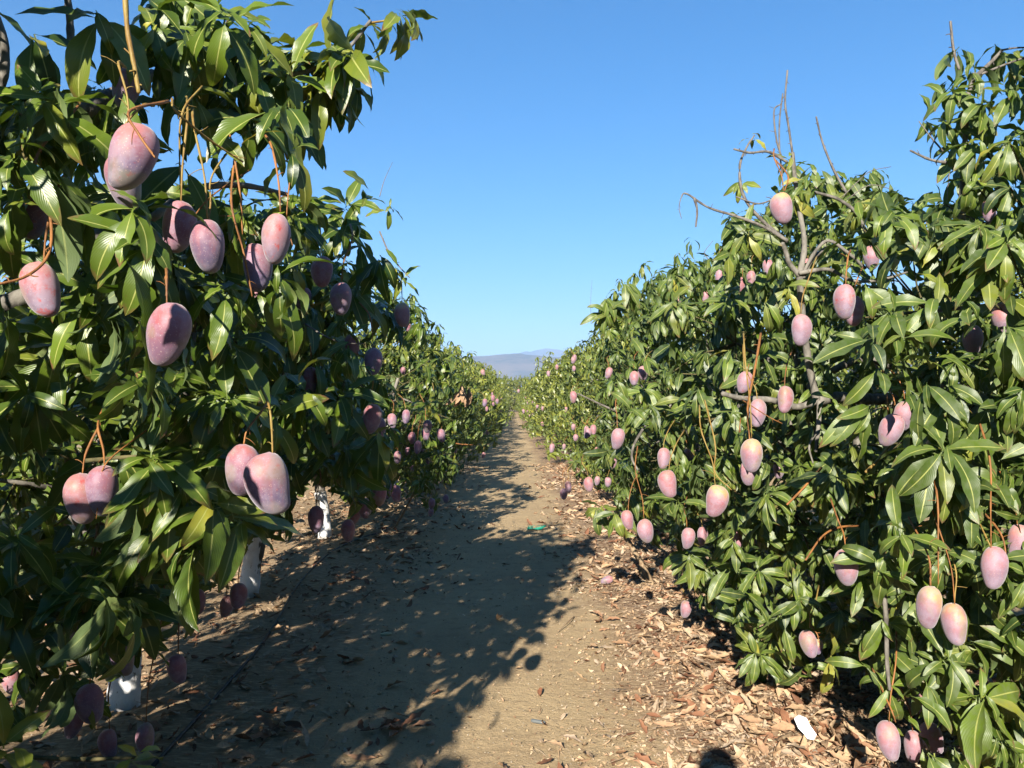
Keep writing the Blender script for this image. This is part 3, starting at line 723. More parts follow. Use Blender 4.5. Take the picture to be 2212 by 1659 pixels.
# ------------------------------------------------------------------ hero branches and stalks (measured polylines)
# (tree, name, material, [(px,py),...], depth0, depth1, r0, r1)
HB = [
 ('L1', 'fruit_stalk', M_STALKY, [(268, -60), (275, 60), (290, 140), (300, 200)], 1.62, 1.62, .0075, .006),
 ('L1', 'fruit_stalk', M_STALK, [(300, 195), (280, 240), (300, 290), (335, 340)], 1.62, 1.58, .005, .003),
 ('L1', 'fruit_stalk', M_STALKY, [(310, 190), (380, 240), (450, 300), (525, 350)], 1.66, 1.95, .0045, .003),
 ('L1', 'fruit_stalk', M_STALKY, [(390, 165), (395, 240), (388, 330), (392, 440)], 2.0, 2.0, .004, .003),
 ('L1', 'fruit_stalk', M_STALK, [(465, 330), (500, 440), (525, 540), (545, 640)], 2.0, 2.02, .0045, .003),
 ('L1', 'fruit_stalk', M_STALKY, [(462, 300), (458, 380), (455, 440), (450, 480)], 2.02, 1.98, .004, .003),
 ('L1', 'fruit_stalk', M_STALK, [(610, 300), (625, 400), (620, 480), (632, 530)], 2.1, 2.05, .0035, .002),
 ('L1', 'fruit_stalk', M_STALK, [(100, 210), (78, 340), (105, 440), (108, 540), (60, 595), (-30, 620)], 1.9, 1.6, .005, .004),
 ('L1', 'fruit_stalk', M_STALK, [(500, 360), (450, 430), (400, 500), (390, 520)], 2.1, 2.1, .0035, .002),
 ('L1', 'fruit_stalk', M_STALK, [(260, 960), (230, 1000), (215, 1060), (208, 1120)], 2.0, 1.98, .003, .0015),
 ('L1', 'branch', M_BARK, [(-60, -40), (0, 60), (8, 160), (-30, 260)], 2.3, 2.4, .013, .014),
 ('L1', 'branch', M_BARK, [(185, 240), (230, 210), (290, 190), (330, 160)], 2.3, 2.6, .022, .016),
 ('L1', 'branch', M_BARK, [(-200, 700), (60, 640), (150, 545), (230, 500)], 2.4, 2.7, .034, .022),
 ('L1', 'branch', M_BARK, [(330, 470), (420, 410), (520, 400), (620, 420)], 2.8, 3.4, .017, .01),
 ('L1', 'branch', M_BARK, [(140, -40), (150, 30), (155, 120), (170, 250)], 2.5, 2.6, .010, .013),
 ('L1', 'branch', M_BARK, [(390, 155), (520, 155), (650, 158), (745, 110), (800, 45)], 2.5, 2.9, .009, .006),
 ('L1', 'twig', M_STALKY, [(795, 50), (830, 45), (850, 40), (855, 35)], 2.9, 2.95, .004, .003),
 ('L1', 'twig', M_TWIG, [(-60, 1632), (60, 1636), (180, 1640), (300, 1636)], 2.0, 2.0, .007, .004),
 ('L1', 'branch', M_TWIG, [(185, 995), (300, 985), (340, 985)], 2.2, 2.15, .006, .004),
 ('L3', 'dead_twig', M_BARKD, [(820, 500), (840, 545), (862, 575), (885, 600)], 5.2, 5.1, .006, .003),
 ('L3', 'dead_twig', M_BARKD, [(820, 425), (830, 390), (848, 350)], 4.9, 4.9, .003, .001),
 ('L2', 'twig', M_BARKD, [(660, 700), (700, 725), (740, 740), (785, 742)], 3.2, 3.0, .004, .002),
 ('L4', 'dead_twig', M_STALK, [(985, 958), (1000, 960), (1022, 961)], 7.6, 7.4, .006, .004),
 ('R1', 'branch', M_BARK, [(1915, 862), (1860, 862), (1810, 858), (1765, 866)], 4.35, 4.02, .030, .026),
 ('R1', 'branch', M_BARK, [(1765, 866), (1720, 879), (1665, 864), (1600, 860), (1560, 850)], 4.02, 3.85, .017, .011),
 ('R1', 'branch', M_BARK, [(1765, 866), (1750, 800), (1738, 720), (1730, 640), (1727, 590)], 4.02, 3.92, .019, .015),
 ('R1', 'branch', M_BARK, [(1727, 595), (1738, 530), (1728, 460), (1718, 390), (1712, 330)], 3.92, 3.95, .0145, .009),
 ('R1', 'branch', M_BARK, [(1770, 868), (1768, 920), (1762, 975)], 4.0, 3.9, .013, .009),
 ('R1', 'twig', M_BARK, [(1763, 935), (1748, 965), (1756, 1000)], 3.9, 3.85, .007, .004),
 ('R1', 'branch', M_BARK, [(1727, 590), (1790, 582), (1840, 606), (1900, 605), (1960, 588)], 3.9, 3.9, .011, .005),
 ('R1', 'branch', M_BARK, [(1727, 595), (1706, 570), (1696, 540), (1690, 525)], 3.92, 3.9, .014, .010),
 ('R1', 'branch', M_BARK, [(1735, 600), (1755, 560), (1785, 535), (1760, 560)], 3.92, 4.0, .010, .009),
 ('R1', 'branch', M_BARK, [(1730, 600), (1760, 545), (1790, 520), (1830, 545), (1870, 580)], 3.92, 3.9, .010, .007),
 ('R1', 'branch', M_BARK, [(1800, 800), (1830, 785), (1870, 775), (1930, 790)], 4.3, 4.5, .02, .024),
 ('R1', 'dead_twig', M_BARKD, [(1712, 332), (1703, 270), (1696, 220), (1701, 152)], 3.95, 3.95, .0055, .0042),
 ('R1', 'dead_twig', M_BARKD, [(1690, 380), (1684, 320), (1684, 260), (1691, 202)], 3.95, 3.95, .004, .0035),
 ('R1', 'dead_twig', M_BARKD, [(1690, 345), (1677, 300), (1672, 240), (1686, 225)], 3.95, 3.95, .005, .003),
 ('R1', 'dead_twig', M_BARKD, [(1828, 416), (1800, 365), (1776, 305), (1763, 252)], 4.1, 4.1, .007, .004),
 ('R1', 'dead_twig', M_BARKD, [(1700, 520), (1650, 490), (1590, 467), (1530, 448), (1482, 418), (1470, 430)], 3.9, 3.9, .009, .003),
 ('R1', 'dead_twig', M_BARKD, [(1500, 428), (1506, 455), (1503, 490)], 3.9, 3.9, .007, .004),
 ('R1', 'dead_twig', M_BARKD, [(1470, 430), (1467, 450), (1472, 472)], 3.9, 3.9, .0025, .0015),
 ('R1', 'dead_twig', M_BARKD, [(1700, 350), (1660, 328), (1620, 330), (1585, 322)], 3.9, 3.9, .007, .005),
 ('R1', 'twig', M_BARKD, [(1700, 522), (1640, 470), (1605, 420), (1598, 360), (1612, 320), (1630, 292)], 3.95, 3.95, .010, .004),
 ('R1', 'dead_twig', M_BARKD, [(1590, 425), (1640, 440), (1690, 420)], 3.95, 3.9, .004, .004),
 ('R1', 'dead_twig', M_BARKD, [(1820, 425), (1850, 395), (1880, 370), (1925, 360)], 4.0, 4.0, .003, .0015),
 ('R1', 'dead_twig', M_BARKD, [(1830, 430), (1880, 400), (1930, 410)], 4.0, 4.0, .003, .0015),
 ('R1', 'branch', M_BARK, [(1760, 415), (1810, 430), (1850, 460), (1870, 500)], 4.0, 4.0, .007, .01),
 ('R0', 'dead_twig', M_BARKD, [(2052, 352), (2010, 345), (1966, 325)], 3.5, 3.5, .007, .004),
 ('R0', 'dead_twig', M_BARKD, [(2040, 330), (2010, 295), (1985, 262)], 3.5, 3.5, .004, .002),
 ('R0', 'dead_twig', M_BARKD, [(2072, 150), (2060, 110), (2053, 46)], 3.6, 3.6, .007, .005),
 ('R0', 'dead_twig', M_BARKD, [(2090, 210), (2105, 170), (2140, 135), (2165, 108)], 3.4, 3.4, .010, .007),
 ('R0', 'dead_twig', M_BARKD, [(2165, 108), (2200, 103), (2250, 104)], 3.4, 3.4, .004, .003),
 ('R0', 'dead_twig', M_BARKD, [(2120, 160), (2170, 140), (2240, 115)], 3.4, 3.4, .006, .004),
 ('R0', 'branch', M_BARK, [(2075, 520), (2080, 400), (2085, 300), (2090, 200)], 3.6, 3.4, .016, .010),
 ('R0', 'dead_twig', M_BARKD, [(2060, 340), (2050, 380), (2046, 430)], 3.5, 3.5, .003, .0015),
 ('R1', 'fruit_stalk', M_STALK, [(1700, 340), (1702, 380), (1695, 412)], 3.3, 3.25, .005, .004),
 ('R1', 'fruit_stalk', M_STALK, [(1665, 730), (1630, 800), (1615, 880), (1620, 950)], 3.5, 3.1, .008, .005),
 ('R1', 'fruit_stalk', M_STALK, [(1625, 880), (1660, 900), (1690, 915)], 3.2, 3.2, .003, .002),
 ('R1', 'fruit_stalk', M_STALKY, [(1540, 880), (1545, 960), (1545, 1020), (1580, 1058)], 3.3, 3.25, .005, .003),
 ('R1', 'fruit_stalk', M_STALK, [(1925, 800), (1930, 860), (1928, 895)], 3.2, 3.2, .005, .004),
 ('R0', 'fruit_stalk', M_STALK, [(2008, 1150), (2005, 1200), (2010, 1265)], 2.65, 2.6, .005, .004),
 ('R0', 'fruit_stalk', M_STALKY, [(2055, 1150), (2062, 1220), (2062, 1300)], 2.8, 2.75, .004, .003),
 ('R0', 'fruit_stalk', M_STALK, [(2140, 1100), (2160, 1150), (2175, 1220)], 2.7, 2.6, .006, .003),
 ('R0', 'fruit_stalk', M_STALKY, [(2145, 1110), (2130, 1160), (2150, 1200)], 2.7, 2.65, .004, .003),
 ('R0', 'branch', M_BARK, [(1907, 1258), (1914, 1340), (1916, 1430), (1922, 1490)], 2.95, 2.93, .010, .006),
 ('R0', 'fruit_stalk', M_STALK, [(1922, 1490), (1924, 1530), (1935, 1560)], 2.93, 2.9, .005, .003),
 ('R0', 'dead_twig', M_STALK, [(1740, 1210), (1775, 1160), (1810, 1140), (1855, 1135)], 3.3, 3.5, .004, .005),
 ('R1', 'twig', M_STALK, [(1700, 1090), (1730, 1060), (1775, 1010)], 3.2, 3.3, .004, .005),
 ('R1', 'branch', M_STALKY, [(1870, 1020), (1900, 990), (1930, 950), (1945, 925)], 3.3, 3.4, .006, .006),
 ('R2', 'branch', M_BARK, [(1390, 925), (1370, 960), (1365, 990), (1378, 1015)], 4.7, 4.6, .009, .006),
 ('R3', 'dead_twig', M_BARKD, [(1330, 888), (1290, 870), (1248, 850)], 6.9, 6.8, .010, .006),
 ('R2', 'dead_twig', M_BARKD, [(1530, 560), (1522, 545), (1540, 520)], 5.5, 5.5, .003, .0015),
 ('R3', 'dead_twig', M_BARKD, [(1277, 700), (1276, 650), (1279, 605)], 9.5, 9.5, .0022, .0015),
]
hb_guard = []
for (tr, nm, mt, pl, d0, d1, r0, r1) in HB:
    if nm in ('twig',): continue
    for i in range(len(pl) - 1):
        for q in np.linspace(0, 1, 5)[:-1]:
            f = (i + q) / (len(pl) - 1); d = d0 + (d1 - d0) * f
            rr = (r0 + (r1 - r0) * f) * FV / d
            hb_guard.append((pl[i][0] + (pl[i + 1][0] - pl[i][0]) * q, pl[i][1] + (pl[i + 1][1] - pl[i][1]) * q, rr * .9 + 6, rr * .9 + 6, d))
hb_guard = np.array(hb_guard)

# ------------------------------------------------------------------ hero whorls: tree, px, py, depth, axis(x,y,z), n, leaf length, droop, theta
HW = [
 ('L1', 128, 738, 2.15, (.25, -.9, .35), 14, .200, .25, (45, 95), 0),
 ('L1', 180, 660, 2.10, (.3, -.8, .5), 8, .190, .2, (55, 100), 0),
 ('L1', 492, 855, 2.10, (.2, -.9, .35), 10, .185, .25, (45, 100), 0),
 ('L1', 330, 985, 2.00, (.3, -.7, .45), 15, .20, .55, (35, 100), 0),
 ('L1', 385, 1040, 2.05, (.3, -.7, .2), 12, .19, .7, (30, 90), 0),
 ('L1', 483, 610, 2.00, (.2, -.7, .6), 12, .17, .6, (45, 100), 0),
 ('L1', 505, 735, 2.15, (.3, -.8, .5), 9, .19, .4, (45, 100), 0),
 ('L1', 290, 440, 1.80, (.2, -.7, .6), 9, .19, .55, (50, 100), 0),
 ('L1', 312, 512, 1.82, (.3, -.8, .3), 9, .185, .55, (45, 100), 0),
 ('L1', 100, 212, 1.85, (.1, -.8, .55), 9, .19, .15, (50, 105), 0),
 ('L1', 30, 330, 1.75, (.1, -.8, .5), 9, .18, .2, (50, 105), 0),
 ('L1', 5, 440, 1.75, (.2, -.8, .3), 9, .18, .5, (50, 105), 0),
 ('L1', 755, 105, 2.75, (.6, -.4, .5), 9, .25, .55, (60, 120), .2),
 ('L1', 745, 118, 2.72, (-.6, -.6, -.1), 14, .27, .45, (15, 60), .22),
 ('L1', 700, 120, 2.72, (-.5, -.6, .1), 9, .22, .5, (20, 75), .15),
 ('L1', 620, 150, 2.6, (.0, -.7, .3), 9, .21, .6, (30, 95), .1),
 ('L1', 680, 170, 2.7, (.1, -.6, .1), 8, .21, .7, (30, 95), .1),
 ('L1', 765, 195, 2.85, (.4, -.4, -.3), 5, .2, .7, (20, 60), .05),
 ('L1', 800, 48, 2.9, (.5, -.4, .4), 7, .15, .55, (40, 110), .2),
 ('L1', 852, 38, 2.95, (.7, -.3, .3), 7, .16, .85, (35, 100), .25),
 ('L1', 872, 28, 2.95, (.9, -.2, -.2), 6, .19, .9, (10, 60), .25),
 ('L1', 890, 30, 2.95, (.8, -.3, -.5), 4, .18, 1.0, (10, 50), .3),
 ('L1', 480, 20, 2.1, (.2, -.6, .1), 8, .2, .75, (40, 100), 0),
 ('L1', 400, 70, 2.2, (.2, -.7, .2), 9, .19, .6, (50, 100), .15),
 ('L1', 330, 40, 2.2, (-.1, -.7, .4), 8, .19, .4, (50, 100), 0),
 ('L1', 210, 30, 2.0, (.1, -.7, .0), 6, .22, .9, (30, 80), .25),
 ('L1', 540, 60, 2.4, (.3, -.5, .3), 9, .19, .7, (40, 110), .1),
 ('L1', 420, 180, 2.2, (.3, -.7, .4), 8, .17, .4, (50, 110), .05),
 ('L1', 560, 150, 2.4, (.3, -.7, .4), 9, .19, .5, (50, 110), .1),
 ('L1', 640, 470, 2.5, (.5, -.6, .3), 8, .15, .7, (40, 100), .1),
 ('L1', 60, 850, 2.1, (.2, -.8, .0), 9, .2, .7, (30, 90), 0),
 ('L1', 130, 880, 2.2, (.2, -.8, .1), 8, .2, .4, (50, 100), .1),
 ('L1', 460, 1090, 2.05, (.4, -.6, .0), 9, .2, .8, (25, 80), .1),
 ('L1', 590, 900, 2.3, (.5, -.6, .2), 8, .18, .7, (30, 90), .15),
 ('L1', 520, 1120, 2.1, (.5, -.5, .0), 9, .19, .9, (25, 80), .1),
 ('L1', 300, 1635, 1.95, (.6, -.3, .5), 8, .13, .1, (40, 110), .75),
 ('L1', 20, 1610, 1.9, (.8, -.5, .45), 6, .21, .15, (15, 60), .75),
 ('R1', 1636, 1412, 3.9, (-.3, -.8, .4), 14, .19, .6, (35, 105), 0),
 ('R1', 1636, 1232, 3.9, (-.3, -.8, .4), 12, .17, .45, (45, 105), 0),
 ('R1', 1803, 1022, 3.2, (-.2, -.8, .5), 10, .19, .3, (50, 100), 0),
 ('R0', 2042, 965, 2.6, (-.1, -.75, .6), 15, .22, .45, (50, 105), 0),
 ('R0', 2120, 1503, 2.75, (-.1, -.8, .5), 13, .24, .5, (50, 110), 0),
 ('R0', 2042, 1422, 2.8, (-.2, -.7, .5), 9, .18, .6, (45, 105), 0),
 ('R0', 1915, 1340, 2.95, (-.1, -.8, .3), 8, .17, .35, (60, 110), 0),
 ('R0', 1920, 1480, 2.95, (-.1, -.8, .3), 6, .15, .3, (60, 110), 0),
 ('R2', 1490, 1200, 4.6, (-.3, -.8, .2), 12, .2, .8, (30, 95), .05),
 ('R2', 1520, 1230, 4.6, (-.2, -.8, .0), 10, .2, .9, (20, 80), .05),
 ('R1', 1916, 725, 3.3, (-.2, -.8, .5), 12, .17, .4, (50, 105), 0),
 ('R2', 1391, 842, 5.4, (-.3, -.8, .45), 12, .19, .45, (45, 105), 0),
 ('R0', 2118, 484, 2.9, (-.2, -.75, .5), 14, .19, .45, (50, 110), 0),
 ('R0', 2060, 500, 3.0, (-.3, -.7, .5), 11, .18, .5, (50, 110), 0),
 ('R0', 2180, 520, 2.8, (-.2, -.75, .4), 12, .19, .6, (45, 105), 0),
 ('R0', 2095, 140, 3.4, (-.1, -.4, .8), 9, .17, .35, (60, 115), 0),
 ('R0', 2060, 190, 3.4, (-.4, -.5, .5), 11, .17, .5, (50, 110), 0),
 ('R0', 2130, 215, 3.3, (.1, -.7, .5), 11, .17, .5, (50, 110), 0),
 ('R0', 2040, 260, 3.45, (-.6, -.4, .3), 10, .17, .6, (50, 110), 0),
 ('R0', 2120, 300, 3.3, (.0, -.8, .4), 10, .17, .6, (50, 110), 0),
 ('R0', 2190, 190, 3.2, (.2, -.7, .5), 11, .17, .5, (50, 110), 0),
 ('R0', 2190, 300, 3.2, (.2, -.7, .4), 11, .17, .6, (50, 110), 0),
 ('R0', 2070, 310, 3.45, (-.3, -.6, .2), 9, .17, .7, (50, 110), 0),
 ('R0', 2110, 390, 3.3, (-.1, -.7, .3), 9, .17, .7, (50, 110), 0),
 ('R0', 2190, 400, 3.2, (.1, -.7, .3), 11, .18, .6, (50, 110), 0),
 ('R1', 1710, 335, 3.9, (.2, -.5, .5), 3, .14, .1, (60, 100), .8),
 ('R1', 1625, 292, 3.95, (-.1, -.5, .6), 4, .11, .1, (60, 110), .8),
 ('R1', 1745, 385, 3.9, (.3, -.6, .3), 9, .15, .9, (50, 105), .1),
 ('R1', 1718, 420, 3.9, (-.2, -.7, .0), 6, .16, .8, (30, 90), .4),
 ('R1', 1890, 420, 4.0, (.1, -.6, .5), 11, .15, .7, (50, 110), .2),
 ('R1', 1850, 440, 4.0, (-.1, -.6, .5), 9, .15, .7, (50, 110), .2),
 ('R1', 1600, 395, 3.95, (-.2, -.5, -.3), 5, .13, .8, (20, 60), .2),
 ('R1', 1705, 620, 3.85, (-.1, -.8, .0), 5, .17, .8, (20, 70), .5),
 ('R1', 1610, 500, 3.9, (-.5, -.6, .1), 9, .17, .7, (40, 100), .2),
 ('R1', 1800, 1430, 3.5, (.2, -.7, .0), 4, .2, .7, (20, 60), .8),
 ('R2', 1330, 1110, 5.6, (-.5, -.7, .0), 10, .21, .9, (20, 80), .15),
 ('R2', 1290, 1095, 5.8, (-.6, -.6, .0), 10, .21, .9, (20, 80), .15),
 ('L4', 925, 870, 6.4, (.5, -.6, .3), 12, .2, .7, (40, 100), .35),
 ('L2', 625, 870, 3.1, (.4, -.7, .2), 10, .17, .5, (40, 100), 0),
 ('L3', 855, 575, 5.1, (.6, -.5, .3), 10, .15, .5, (50, 110), .3),
 ('L3', 870, 600, 5.1, (.3, -.6, .1), 8, .15, .7, (50, 110), .3),
 ('L2', 845, 445, 4.6, (.6, -.5, .3), 7, .14, .4, (50, 110), .1),
]

# ------------------------------------------------------------------ trees
SP = 2.55
# key: (trunk x, y, rx, ry, z0, z1, whorls, lod, dust)
TREES = {
 'L0': (-2.25, -1.10, 1.10, 1.30, .35, 2.75, 330, 'mid', .08),
 'Lb': (-2.15, -3.65, 1.10, 1.30, .35, 2.75, 300, 'mid', .08),
 'Lc': (-2.15, -6.20, 1.20, 1.35, .35, 2.90, 260, 'mid', .08),
 'L1': (-2.05, 1.55, 1.32, 1.40, .30, 3.25, 560, 'hi', .06),
 'L2': (-1.95, 4.05, 1.25, 1.20, .40, 2.66, 480, 'hi', .08),
 'L3': (-2.13, 6.50, .85, .95, .50, 2.35, 330, 'mid', .12),
 'L4': (-2.10, 9.10, 1.52, 1.20, .35, 2.85, 400, 'mid', .16),
 'L5': (-2.20, 11.65, 1.05, 1.05, .25, 2.45, 360, 'lo', .2),
 'L6': (-2.10, 14.20, 1.55, 1.15, .25, 2.85, 340, 'lo', .2),
 'R0': (2.75, 3.20, 1.25, 1.10, .15, 3.35, 520, 'hi', .28),
 'R1': (2.25, 5.10, 1.30, 1.60, .15, 3.05, 560, 'hi', .28),
 'R2': (2.25, 7.50, 1.30, 1.45, .20, 3.1, 480, 'mid', .28),
 'R3': (2.25, 10.05, 1.28, 1.45, .20, 3.05, 430, 'mid', .26),
 'R4': (2.25, 12.60, 1.25, 1.40, .20, 3.0, 360, 'lo', .24),
 'R5': (2.25, 15.15, 1.25, 1.40, .20, 3.05, 340, 'lo', .24),
}
LBL = {
 'L0': ('mango tree of the left row standing just behind the camera, shading the nearest crown', None),
 'Lb': ('mango tree of the left row second behind the camera, casting shade onto the path', None),
 'Lc': ('mango tree of the left row third behind the camera', None),
 'L1': ('nearest left mango tree with big mangoes and a branch arching over the path', None),
 'L2': ('second left mango tree, rising from the nearest whitewashed trunk in deep shade', None),
 'L3': ('third left mango tree, whitewashed trunk beside the small brick-red mango', None),
 'L4': ('fourth left mango tree, sunny side with a cluster of pink mangoes', None),
 'L5': ('fifth mango tree of the left row with a bunch of brown dead leaves', None),
 'L6': ('sixth mango tree of the left row, small and yellowish in the sun', None),
 'R0': ('nearest right mango tree, cut by the right edge, with a tall leafy shoot', None),
 'R1': ('second right mango tree with a bare upright stem and a horizontal grey branch', None),
 'R2': ('third mango tree of the right row, leafy down to the leaning stake', None),
 'R3': ('fourth mango tree of the right row with a bare twig poking over the path', None),
 'R4': ('fifth mango tree of the right row, left of the tall leafy skyline', None),
 'R5': ('sixth mango tree of the right row', None),
}
def lump(dirs, seed):
    r = np.random.default_rng(seed); s = 0
    for _ in range(9):
        k = r.normal(0, 2.6, 3); s = s + np.sin(dirs @ k + r.uniform(0, 6.28))
    return s / 4.2
def crown_points(spec, seed, n):
    tx, ty, rx, ry, z0, z1, *_ = spec
    r = np.random.default_rng(seed)
    th = r.uniform(0, 2 * math.pi, n * 2)
    # more shoots on the side toward the path
    toward = 0 if tx < 0 else math.pi
    keep = r.random(n * 2) < (.62 + .38 * np.cos(th - toward) * .9 + .15 * np.cos(th + math.pi / 2))
    th = th[keep][:n]; m = len(th)
    ze = r.random(m) ** .9
    inner = r.random(m) < .30
    prof = np.where(ze < .35, .86 + .14 * np.sin(ze / .35 * math.pi / 2), np.maximum(0, 1 - ((ze - .35) / .65) ** 3.6) ** .5)
    dirs = np.column_stack([np.cos(th), np.sin(th), ze * 2 - 1])
    lm = 1 + .16 * lump(dirs, seed + 5)
    rad = np.where(inner, r.uniform(.25, .8, m), r.uniform(.84, 1.04, m)) * lm * prof
    top = ze > .93
    x = tx + rx * rad * np.cos(th); y = ty + ry * rad * np.sin(th)
    z = z0 + (z1 - z0) * ze * (1 + .04 * lump(dirs[:, ::-1] * 1.3, seed + 9))
    P = np.column_stack([x, y, z])
    ax = np.column_stack([np.cos(th) * (1.1 - .6 * ze), np.sin(th) * (1.1 - .6 * ze), -.25 + 1.35 * ze])
    ax += r.normal(0, .22, ax.shape)
    ax /= np.linalg.norm(ax, axis=1, keepdims=True)
    return P, ax, r
def prune(A, key, left):
    P4 = leaf_points(A)
    ok = np.ones(len(A), bool)
    cc = np.floor(A[:, 0:2] / .13)         # ragged outline: some shoots stand out further than others
    jit = (np.abs(np.sin(cc[:, 0] * 12.9 + cc[:, 1] * 78.2) * 43758.5) % 1) ** 3 * (70 if not left else 40)
    for pts in P4:
        x, y, d = proj(pts)
        front = d > .15
        on = front & (x > -60) & (x < 2270) & (y > -60) & (y < 1720)
        ins = inside(LEFT_OUT if left else RIGHT_OUT, x, y + jit)
        ok &= ins | ~front | (~on)
        mind = 1.68 if left else 2.45
        ok &= ~(on & (d < mind))
        for hx, hy, hr in HOLES:
            if hr: ok &= ~(on & ((x - hx) ** 2 + (y - hy) ** 2 < hr * hr))
        nearcam = (np.abs(pts[:, 0]) < .5) & (np.abs(pts[:, 1]) < .8)
        ok &= ~nearcam
        for gx_, gy_, ga, gb, gd in guards:
            ok &= ~(on & (d < gd + .05) & (((x - gx_) / ga) ** 2 + ((y - gy_) / gb) ** 2 < 1))
        if key in ('L1', 'R0', 'R1', 'L2', 'R2'):
            for gx_, gy_, ga, gb, gd in hb_guard:
                ok &= ~(on & (d < gd + .03) & (((x - gx_) / ga) ** 2 + ((y - gy_) / gb) ** 2 < 1) & (A[:, 9] * 1000 % 1 < .93))
    return ok
# trunk, limbs, twigs
def build_wood(key, spec, root, A_tips, seed, detail=True):
    tx, ty, rx, ry, z0, z1, *_ = spec
    r = np.random.default_rng(seed + 77)
    o = np.array([tx, ty, 0.0])
    left = tx < 0
    lean = r.normal(0, .05, 2)
    fork = np.array([lean[0], lean[1], .62 + r.uniform(-.05, .1)])
    mb = MB()
    g0 = float(gz(tx, ty))
    tube(mb, [(0, 0, g0 - .12), (lean[0] * .3, lean[1] * .3, .2), tuple(fork * [.8, .8, .75]), tuple(fork + [0, 0, .15])], .072, .058, 12, 14, .10)
    trunk = mb.build('trunk', M_BARK, root)
    if left:
        mb = MB()
        P = tube(mb, [(0, 0, g0 - .1), (lean[0] * .2, lean[1] * .2, .14), (lean[0] * .4, lean[1] * .4, .32), tuple(fork * [.85, .85, .86])], .084, .064, 14, 18, .12, cap=False)
        mb.build('whitewash', M_PAINT, trunk)
    nodes = []
    nl = 7
    for i in range(nl):
        a = 2 * math.pi * i / nl + r.uniform(-.3, .3)
        up = r.uniform(.45, .95)
        end = np.array([math.cos(a) * rx * .62 * (1.25 - up * .6), math.sin(a) * ry * .62 * (1.25 - up * .6), z0 + (z1 - z0) * (.30 + .48 * up)])
        midp = fork * .5 + end * .5 + np.array([math.cos(a) * .12, math.sin(a) * .12, -.08]) + r.normal(0, .05, 3)
        mb = MB()
        Pm = tube(mb, [fork, midp, end], .042, .017, 8, 12, .1)
        nodes.extend([Pm[5], Pm[8], Pm[-1]])
        for j in range(3):
            b = Pm[5 + 2 * j]; e2 = b + np.array([math.cos(a + r.uniform(-1.3, 1.3)) * .38, math.sin(a + r.uniform(-1.3, 1.3)) * .38, r.uniform(-.30, .35)])
            Pn = tube(mb, [b, (b + e2) / 2 + r.normal(0, .04, 3), e2], .014, .008, 6, 6, .1)
            nodes.extend([Pn[3], Pn[-1]])
        mb.build('branch', M_BARK, root)
    if detail and len(A_tips):
        nodes = np.array(nodes)
        mb = MB()
        for tip, ax in A_tips:
            t = tip - o
            j = np.argmin(np.sum((nodes - t) ** 2, 1)); b = nodes[j]
            if np.linalg.norm(b - t) > (.26 if key == 'L1' else .55): continue
            mid = (b + t) / 2 + r.normal(0, .03, 3) - ax * .03 + [0, 0, -.02]
            tube(mb, [b, mid, t - ax * .02], .0055, .0035, 4, 5, 0, cap=False)
        tw = mb.build('twigs', M_TWIG, root); tag(tw, kind='stuff')

